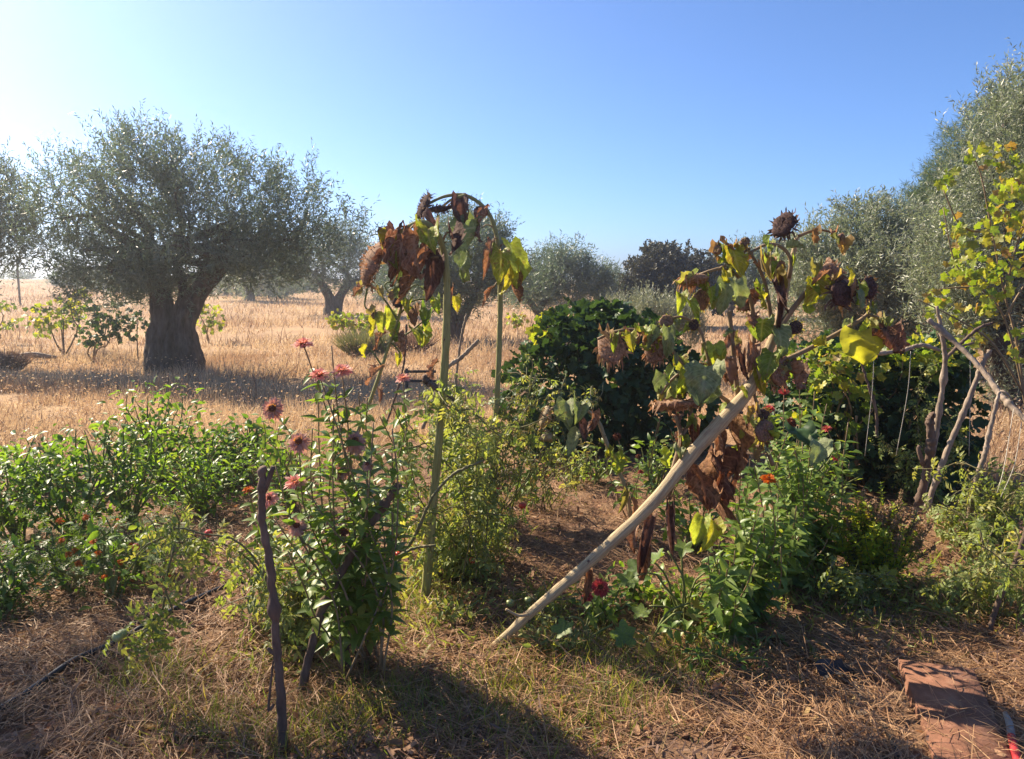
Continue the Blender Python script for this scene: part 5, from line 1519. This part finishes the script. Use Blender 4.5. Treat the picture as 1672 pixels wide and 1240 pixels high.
zinnia('bright young zinnia sprout in front of the dark bush', b, st, [], start=.25, spacing=.042)

# ---------------------------------------------------------------- pepper bushes and marigolds, left
PB = [
    ('glossy pepper bush at the left edge of the bed', 30, 890, .72, .42, 300, (.06, .10)), ('glossy pepper bush with pale blossoms left of centre in the left bed', 120, 880, .66, .42, 320, (.055, .095)),
    ('rounded pepper bush in the middle of the left bed', 215, 860, .62, .42, 320, (.055, .09)), ('tall pepper bush at the back of the left bed', 262, 800, .66, .40, 280, (.06, .11)),
    ('dark pepper bush near the right end of the left bed', 330, 840, .52, .38, 280, (.05, .08)), ('small leaved pepper bush left of the forked stake', 375, 800, .50, .36, 280, (.045, .07)),
    ('broad leaved pepper plant before the dry grass behind the forked stake', 400, 765, .52, .26, 130, (.09, .13)), ('bright pepper shoots low at the left edge', 2, 1010, .42, .26, 220, (.05, .08)), ('pepper plant behind the pink zinnia stems', 470, 830, .50, .35, 200, (.05, .08)),
    ('leafy pepper bush farthest left at the back of the bed', 55, 800, .55, .42, 260, (.06, .10)), ('pepper bush at the back right corner of the left bed', 335, 775, .45, .36, 220, (.06, .10))]
for (lab, px, py, h, r, n, sz) in PB:
    b = G(px, py)
    leafy_bush(lab, 'pepper plant', b, h * (.72 + .35 * R.random() + .18 * (200 < px < 300)), r, r * .8, int(n * 2.0), OV_PEP, M_pepper if R.random() < .5 else M_pepper2, 'pep', (sz[0] * .6, sz[1] * .8), limit=300, nst=15)
b = G(183, 985)
rt = leafy_bush('bare stemmed pepper plant standing in front of the orange marigolds', 'pepper plant', b, .44, .22, .2, 90, OV_PEP, M_pepper, 'pep', (.05, .08), limit=300, nst=6)
Geo().tube(grow(b - [0, 0, .02], b + [0, 0, .17], 0, .01, 6), [.011, .009], 8).build('main_stem', M_gstem, rt)


def marigold(label, px, py, h, r, n, fl):
    b = G(px, py)
    root = leafy_bush(label, 'marigold', b, h, r, r * .8, n, FEA, M_mari, 'mari', (.06, .09), name='marigold_plant', limit=140, nst=8)
    for (fx, fy, dd) in fl:
        zin_flower(root, P(fx, fy, b[1] + dd + .12), (R.normal() * .3, -.6, .8), .032 + .012 * R.random(), M_orange, M_orange, 4, .1, 14, False, .4)
    return root


marigold('marigold bush with many orange blooms low in the left bed', 120, 965, .42, .34, 300, [(100, 883, -.25), (122, 900, -.3), (152, 885, -.28), (112, 905, -.32), (128, 920, -.33), (160, 903, -.3), (170, 943, -.3), (97, 850, -.2), (140, 845, -.2), (195, 918, -.2)])
marigold('marigold bush with orange blooms right of the bare stemmed pepper', 220, 945, .36, .28, 220, [(215, 890, -.2), (222, 895, -.25), (196, 945, -.2), (215, 945, -.22), (195, 920, -.2), (192, 850, -.15), (205, 938, -.22), (240, 925, -.2), (186, 862, -.15)])
marigold('marigold bush with orange blooms at the back of the left bed', 225, 790, .50, .28, 180, [(190, 755, -.25), (208, 725, -.2), (250, 716, -.1), (310, 772, -.2), (322, 778, -.2), (205, 727, -.22), (272, 745, -.15)])

# ---------------------------------------------------------------- tomatoes
d = 2.75
tp = [pxpath([(452, 985), (425, 935), (385, 898), (330, 880), (290, 890), (265, 930)], d, 18), pxpath([(448, 975), (420, 918), (380, 880), (330, 872), (290, 862), (262, 880), (250, 855), (238, 842)], d - .05, 18),
      pxpath([(290, 885), (292, 850), (285, 835), (300, 828)], d, 12), pxpath([(285, 890), (270, 960), (280, 1000), (230, 1030), (175, 1040)], d - .1, 18), pxpath([(250, 1020), (222, 1050), (225, 1080)], d - .12, 10), pxpath([(262, 880), (240, 890), (222, 910)], d, 10), pxpath([(270, 975), (262, 1005), (240, 1045)], d - .08, 10)]
b = G(455, 1040)
tomato('drooping tomato vine hanging left from the forked stake', b, [pxpath([(456, 1050), (462, 1010), (452, 985)], d, 8)] + tp, .017, (.08, .13), dry=.1, red=[(P(275, 937, d), .016), (P(222, 893, d + .1), .014), (P(341, 871, d + .1), .016)], green=[(P(192, 1040, d - .12), .02), (P(200, 1035, d - .1), .018)], limit=300)


def tom_bush(label, bx, by, tips, n=None, spacing=.04, size=(.08, .13), dry=.2, red=(), green=(), dj=.15, wilt=.3, sag=.12, twig=2, limit=300):
    b = G(bx, by)
    paths = []
    for t in tips:
        tip = P(t[0], t[1], (t[2] if len(t) > 2 else b[1] + R.normal() * dj))
        p = grow(b + R.normal(size=3) * [.06, .06, 0], tip, sag, .04, 14)
        paths.append(p)
        for _ in range(twig):
            i = R.integers(4, 12)
            paths.append(grow(p[i], p[i] + R.normal(size=3) * [.16, .14, .08] + [0, 0, .03], .1, .05, 8))
    return tomato(label, b, paths, spacing, size, dry=dry, red=[(P(x, y, b[1] + dd), r) for x, y, dd, r in red], green=[(P(x, y, b[1] + dd), r) for x, y, dd, r in green], wilt=wilt, limit=limit)


tom_bush('low tomato plant spreading behind the forked stake', 480, 1055, [(420, 900), (460, 880), (500, 890), (540, 930), (400, 960), (430, 1010), (520, 970), (470, 930), (560, 960), (440, 950)], size=(.09, .14), dry=.12)
tom_bush('tall feathery tomato plant around the first sunflower stalk', 745, 955, [(640, 660, 3.7), (690, 625, 3.5), (715, 650, 3.45), (660, 700, 3.6), (740, 610, 4.2), (760, 660, 4.0), (640, 770, 3.5), (780, 700, 4.1), (760, 760, 3.9), (655, 840, 3.4)], size=(.09, .15), dry=.2, red=[(772, 915, -.1, .018), (650, 905, 0, .014)], green=[(787, 722, .1, .02), (795, 735, .1, .018)], spacing=.028)
tom_bush('tomato plant massed between the two tall sunflower stalks', 770, 870, [(755, 605), (780, 640), (740, 600), (770, 690), (720, 660), (795, 730), (745, 730), (785, 760), (700, 640), (800, 680), (730, 620)], size=(.09, .15), dry=.18, spacing=.028, dj=.25)
tom_bush('wispy half dry tomato plant trailing right from the second tall sunflower', 815, 850, [(900, 650), (960, 650), (985, 625), (935, 640), (870, 650), (860, 690), (850, 575), (845, 620), (880, 630), (860, 600), (875, 610)], size=(.085, .13), dry=.4, wilt=.6, spacing=.05, sag=.2)
tom_bush('low bushy tomato plant with red fruit on the straw path', 770, 930, [(720, 860), (760, 840), (800, 860), (830, 865), (700, 900), (790, 885), (740, 880), (840, 845)], size=(.085, .13), dry=.15, red=[(853, 826, .4, .022), (812, 800, .5, .018), (770, 914, -.1, .018)], spacing=.028, twig=3)
tom_bush('small drying tomato plant behind the sunlit straw path', 900, 830, [(870, 760), (920, 745), (940, 770), (890, 790), (955, 790), (850, 800)], size=(.085, .13), dry=.6, wilt=.6, spacing=.05)
tom_bush('tomato plant climbing the tall trellis pole', 1525, 830, [(1540, 590), (1530, 640), (1545, 680), (1505, 610), (1500, 720), (1555, 720), (1480, 740), (1450, 760), (1440, 720)], size=(.085, .13), dry=.2, spacing=.034)
tom_bush('bushy tomato plant with bright leaves right of the trellis poles', 1600, 900, [(1570, 760), (1600, 770), (1640, 780), (1660, 800), (1580, 800), (1620, 830), (1560, 840), (1672, 760), (1690, 840), (1540, 870)], size=(.09, .15), dry=.2, spacing=.029)
tom_bush('straggly tomato plant with yellow stem at the right edge', 1610, 1010, [(1560, 880), (1600, 870), (1640, 880), (1672, 870), (1540, 930), (1690, 920), (1590, 920), (1650, 940), (1530, 960)], size=(.085, .14), dry=.3, spacing=.031)
tom_bush('low creeping tomato plant in front of the basil', 1380, 985, [(1350, 920), (1400, 930), (1440, 960), (1340, 970), (1460, 940), (1420, 985), (1500, 960), (1480, 1000)], size=(.085, .13), dry=.25, spacing=.034)
tom_bush('trailing weedy tomato shoots under the fallen sunflower stalk', 880, 1030, [(840, 1000), (900, 1010), (860, 1040), (930, 1030), (905, 975), (950, 1010)], size=(.05, .08), dry=.25, spacing=.04, green=[(862, 1051, 0, .017), (833, 985, .1, .02), (862, 980, .1, .017)], sag=.25)
tom_bush('tomato plant low on the left of the basil clump', 1300, 960, [(1280, 900), (1320, 920), (1340, 890), (1260, 930)], size=(.085, .13), dry=.2, spacing=.034)

# ---------------------------------------------------------------- basil
b = G(1424, 952)
basil = thing('basil_bush', 'yellow green basil bush with brown seed spikes before the trellis', 'basil', b)
parts, spk = [], []
g = Geo()
for k in range(85):
    a = 6.283 * R.random(); q = math.sqrt(R.random())
    tip = b + np.array([math.cos(a) * q * .30 + .02, math.sin(a) * q * .22, .46 - .16 * q * q + R.normal() * .03])
    p = grow(b + np.array([math.cos(a), math.sin(a), 0]) * q * .06, tip, .03, .02, 10)
    g.tube(p, [.004, .002], 5)
    parts.append(pairs_along(p, .032, .15, .8 if tip[0] > b[0] - .05 else 1.0, (.04, .06), .8, .35))
    if (tip[0] > b[0] - .05 and R.random() < .7) or R.random() < .12:
        spk.append(p[-4:])
    else:
        parts.append(pairs_along(p[-6:], .014, 0, 1, (.028, .042), .8, .5))
g.build('stems', M_gstem, basil)
M_, T_, S_ = cat3(parts)
leaves(basil, M_, T_, S_, OV_BAS, M_basil, 'bas', 300)
for p in spk:
    g = Geo(); g.tube(p, [.0025, .0015], 4)
    tt = np.linspace(0, 1, 12)
    for t in tt:
        c = p[0] * (1 - t) + p[-1] * t
        for _ in range(6):
            dd = norm(R.normal(size=3) + [0, 0, .5])
            g.inst(t_olive(.7, .2), frames(dd[None], rnd_dir(1)), (c + dd * .002)[None], scale=np.array([[.016]]))
    g.build('seed_spike', M_seed, basil)

# ---------------------------------------------------------------- dense dark bushes
def mass(label, blobs, bx, by, n, variants, mat, key, size, name='fig_bush', cat='bush', limit=300, topmat=None, topn=0, topblobs=None):
    b = G(bx, by)
    root = thing(name, label, cat, b)
    T, D = [], []
    for (cx, cy, d, rx, ry, rz, f) in blobs:
        m = int(n * f)
        c = P(cx, cy, d); u = rnd_dir(m); q = np.where(R.random(m) < .3, R.random(m) ** .5, .82 + .25 * R.random(m))
        T.append(c + u * q[:, None] * np.array([rx, ry, rz])); D.append(u * .8 + R.normal(size=(m, 3)) * .4 + [0, 0, -.25])
        for _ in range(2):
            Geo().tube(grow(b + R.normal(size=3) * [.1, .1, 0] + [0, .15, 0], c + rnd_dir(1)[0] * np.array([rx, ry, rz]) * .7, .05, .04, 8), [.014, .004], 5).build('branch', M_stem, root)
    T = np.concatenate(T); D = norm(np.concatenate(D))
    k = T[:, 2] > gz(T[:, 0], T[:, 1]) + .02
    T, D = T[k], D[k]; m = len(T)
    leaves(root, frames(D, norm(D * .4 + R.normal(size=(m, 3)) * .5 + [0, 0, .5])), T, R.uniform(*size, m), variants, mat, key, limit)
    return root


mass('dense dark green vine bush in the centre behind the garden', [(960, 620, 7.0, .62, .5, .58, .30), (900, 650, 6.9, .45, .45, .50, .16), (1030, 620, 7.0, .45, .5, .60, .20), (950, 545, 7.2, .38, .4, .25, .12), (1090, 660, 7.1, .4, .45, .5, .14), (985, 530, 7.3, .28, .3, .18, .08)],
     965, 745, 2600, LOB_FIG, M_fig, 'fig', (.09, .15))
for (lab, cx, cy, dd, rx, rz, n, mt) in (('yellowing vine shoot on top of the central dark bush', 905, 525, 7.2, .16, .10, 30, M_vineY), ('small yellow vine shoot on the left shoulder of the central dark bush', 885, 545, 6.9, .10, .07, 16, M_vineY)):
    c = P(cx, cy, dd)
    rt = thing('vine_shoot', lab, 'vine', c - [0, 0, .15])
    Geo().tube(grow(c - [0, 0, .15], c + [0.05, 0, rz], .1, .05, 8), [.006, .003], 5).build('cane', M_stem, rt)
    T = c + R.normal(size=(n, 3)) * np.array([rx, .1, rz]) * .6
    leaves(rt, frames(rnd_dir(n) + [0, 0, -.4], rnd_dir(n) + [0, -.3, .6]), T, R.uniform(.08, .12, n), LOB_V, mt, 'vine', 300)
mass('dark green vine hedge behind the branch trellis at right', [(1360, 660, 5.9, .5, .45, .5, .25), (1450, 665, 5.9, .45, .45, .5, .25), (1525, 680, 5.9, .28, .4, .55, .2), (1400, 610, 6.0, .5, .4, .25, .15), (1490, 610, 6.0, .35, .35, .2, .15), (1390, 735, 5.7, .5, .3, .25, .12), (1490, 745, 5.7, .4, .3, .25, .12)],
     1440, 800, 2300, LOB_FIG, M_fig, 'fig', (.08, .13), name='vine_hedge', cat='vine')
mass('yellow leaved vine shoots on top of the right vine hedge', [(1360, 615, 5.3, .17, .15, .10, .5), (1335, 590, 5.4, .14, .12, .08, .25), (1400, 620, 5.4, .14, .12, .10, .25)], 1365, 800, 60, LOB_V, M_vineY, 'vine', (.06, .10), name='vine_shoot', cat='vine')
mass('bright green leafy vine crown along the top of the right hedge', [(1330, 590, 5.6, .25, .2, .12, .3), (1440, 585, 5.6, .3, .2, .10, .3), (1500, 590, 5.6, .2, .2, .14, .2), (1370, 660, 5.4, .25, .15, .18, .2)], 1420, 800, 330, LOB_V, M_vine, 'vine', (.07, .11), name='vine_shoot', cat='vine')

# autumn grape vine climbing in front of the right olive
b = G(1680, 780)
av = thing('grape_vine', 'yellow and green autumn grape vine climbing before the olive at right edge', 'grape vine', b)
d = 6.0
canes = [pxpath([(1690, 780), (1670, 640), (1640, 520), (1600, 470), (1560, 430), (1540, 340)], d, 24), pxpath([(1680, 700), (1660, 560), (1640, 480), (1620, 380), (1600, 280), (1580, 250)], d + .1, 24), pxpath([(1640, 480), (1660, 400), (1690, 300), (1690, 240)], d, 16),
         pxpath([(1670, 640), (1620, 560), (1560, 520), (1500, 490)], d - .3, 18), pxpath([(1600, 470), (1560, 470), (1520, 475)], d, 12), pxpath([(1620, 380), (1570, 370), (1540, 310)], d, 12), pxpath([(1640, 520), (1670, 470), (1700, 430)], d, 12), pxpath([(1590, 560), (1545, 570), (1530, 545)], d - .4, 10)]
for p in canes:
    Geo().tube(p, [.010, .004], 6).build('cane', M_stem, av)
pt = []
for (cx, cy, n, s) in ((1610, 460, 45, 26), (1590, 400, 30, 28), (1630, 350, 34, 26), (1660, 300, 34, 30), (1640, 420, 30, 30), (1560, 370, 14, 20), (1520, 480, 12, 18), (1545, 290, 8, 14), (1600, 250, 10, 16), (1655, 255, 16, 18), (1570, 440, 16, 20), (1590, 540, 22, 24), (1540, 560, 22, 20), (1650, 570, 14, 26), (1540, 500, 10, 20), (1665, 380, 20, 24), (1610, 500, 14, 20)):
    for _ in range(n):
        pt.append(P(cx + R.normal() * s * .7, cy + R.normal() * s * .7, d + R.normal() * .12))
T = np.array(pt); m = len(T)
leaves(av, frames(norm(R.normal(size=(m, 3)) * .5 + [0, -.2, -.7]), norm(R.normal(size=(m, 3)) * .5 + [0, -.9, .4])), T, R.uniform(.065, .11, m), LOB_V, M_vineY, 'vine', 300)

# ---------------------------------------------------------------- squash leaves low in the bed
def squash(label, bx, by, tips, size=(.08, .14), mat=M_squash, cat='squash'):
    b = G(bx, by)
    root = thing('squash_plant', label, cat, b)
    T, D, N = [], [], []
    for (x, y) in tips:
        tip = P(x, y, b[1] + R.normal() * .08)
        tip[2] = max(tip[2], float(gz(tip[0], tip[1])) + .04)
        Geo().tube(grow(b, tip, .2, .03, 8), [.006, .004], 5).build('leaf_stalk', M_gstem, root)
        T.append(tip); D.append(norm(np.array([tip[0] - b[0] + R.normal() * .05, tip[1] - b[1] + R.normal() * .05 - .05, -.05]))); N.append(norm(np.array([0, -.2, 1]) + R.normal(size=3) * .3))
    leaves(root, frames(np.array(D), np.array(N)), np.array(T), R.uniform(*size, len(T)), LOB_SQ, mat, 'sq', 300)
    return root


squash('squash plant with dark leaves under the fallen sunflower stalk', 955, 1060, [(930, 1010), (960, 1000), (985, 1000), (945, 1040), (970, 1060), (1000, 1020), (930, 1050)])
squash('squash plant with yellow green leaves at the foot of the right zinnias', 1120, 1030, [(1080, 960), (1110, 940), (1150, 950), (1170, 980), (1130, 990), (1180, 1010), (1060, 990), (1100, 1000), (1200, 960), (1210, 1000), (1160, 930), (1060, 920), (1040, 940), (1090, 900), (1120, 880), (1180, 900)])
squash('small squash with yellow leaf right of the dark squash leaves', 1060, 1060, [(1040, 1030), (1060, 1040), (1080, 1035), (1050, 1050), (1125, 985), (1115, 1000)], mat=M_syel, size=(.07, .10))
squash('single bright squash shoot on the soil right of the zinnia foot', 1240, 1060, [(1230, 1020), (1250, 1050), (1265, 1065), (1240, 1060), (1210, 1040)], size=(.07, .11))
squash('broad bright leaf plant low in front of the basil', 1400, 960, [(1420, 910), (1400, 930), (1380, 925), (1430, 930), (1390, 900)], mat=M_basil)
squash('tiny leaf sprout on the soil left of the terracotta slab', 1330, 1080, [(1325, 1070), (1335, 1075)], size=(.05, .07))


# ---------------------------------------------------------------- small weeds filling the bed
def weed(label, px, py, h, r, n, mat, var, key, size, name='weed'):
    leafy_bush(label, 'weed', G(px, py), h, r, r * .8, n, var, mat, key, size, name=name, limit=120, nst=7)


weed('bushy green weed under the upper end of the fallen stalk', 1140, 900, .34, .24, 170, M_zin, OV_ZIN, 'zin', (.05, .08))
weed('low green weed clump right of the fallen stalk base', 900, 1062, .12, .16, 110, M_tom, OV_PEP, 'pep', (.025, .045))
weed('creeping green weed below the middle of the fallen stalk', 985, 1010, .16, .20, 140, M_zin, OV_PEP, 'pep', (.03, .055))
weed('small leafy weed left of the yellow squash leaves', 1035, 985, .18, .16, 110, M_pepper, OV_PEP, 'pep', (.03, .055))
weed('dense green weed at the foot of the squash leaves', 1110, 1010, .20, .22, 170, M_zin, OV_ZIN, 'zin', (.04, .07))
weed('low dark weed patch in front of the right zinnia foot', 1180, 1080, .10, .2, 130, M_pepper2, OV_PEP, 'pep', (.02, .04))
weed('small weed with brown stems at the back of the straw path', 935, 800, .34, .16, 90, M_tom, OV_ZIN, 'zin', (.04, .07))
weed('bright green weed between the brick and the small sunflower', 975, 790, .30, .16, 90, M_zin, OV_ZIN, 'zin', (.04, .07))
weed('drooping grey green weed in the shade before the dark bush', 900, 770, .30, .2, 100, M_tom, OV_ZIN, 'zin', (.05, .08))
weed('dry brown weed in the shade before the dark bush', 955, 775, .32, .14, 80, M_tomdry, OV_ZIN, 'zin', (.04, .06))
weed('green weed under the leaning stalk where the thin zinnia grows', 1070, 800, .40, .18, 120, M_zin, OV_ZIN, 'zin', (.05, .08))
weed('low weed on the straw left of the fallen stalk tip', 740, 1010, .10, .2, 110, M_tom, OV_PEP, 'pep', (.025, .045))
weed('small weed at the foot of the leaning right pole', 1545, 1010, .14, .18, 110, M_tom, OV_PEP, 'pep', (.025, .05))
weed('low green weed clump in the shade behind the basil', 1330, 830, .45, .3, 200, M_zin, OV_ZIN, 'zin', (.05, .08))
weed('leafy weed between the right zinnias and the basil', 1300, 940, .25, .2, 150, M_pepper, OV_PEP, 'pep', (.04, .06))

# ---------------------------------------------------------------- scattering air volume added to stand in for lens glare
HX, HY0, HY1 = 6000, -100, 7000
hv = np.array([[sx * HX, y, z] for z in (-3.0, 9.0) for (sx, y) in ((-1, HY0), (1, HY0), (1, HY1), (-1, HY1))], float)
hz = Geo().add(hv, [np.array([[3, 2, 1, 0], [4, 5, 6, 7], [0, 1, 5, 4], [1, 2, 6, 5], [2, 3, 7, 6], [3, 0, 4, 7]])], 0.0)
hm = bpy.data.materials.new('glare_veil'); hm.use_nodes = True
hn = hm.node_tree
hn.nodes.remove(hn.nodes['Principled BSDF'])
pv = hn.nodes.new('ShaderNodeVolumePrincipled')
pv.inputs['Color'].default_value = (.93, .96, 1.0, 1)
pv.inputs['Density'].default_value = .0028
pv.inputs['Anisotropy'].default_value = .76
hn.links.new(pv.outputs[0], hn.nodes['Material Output'].inputs['Volume'])
hz.build('glare_veil', hm, kind='stuff', smooth=False)
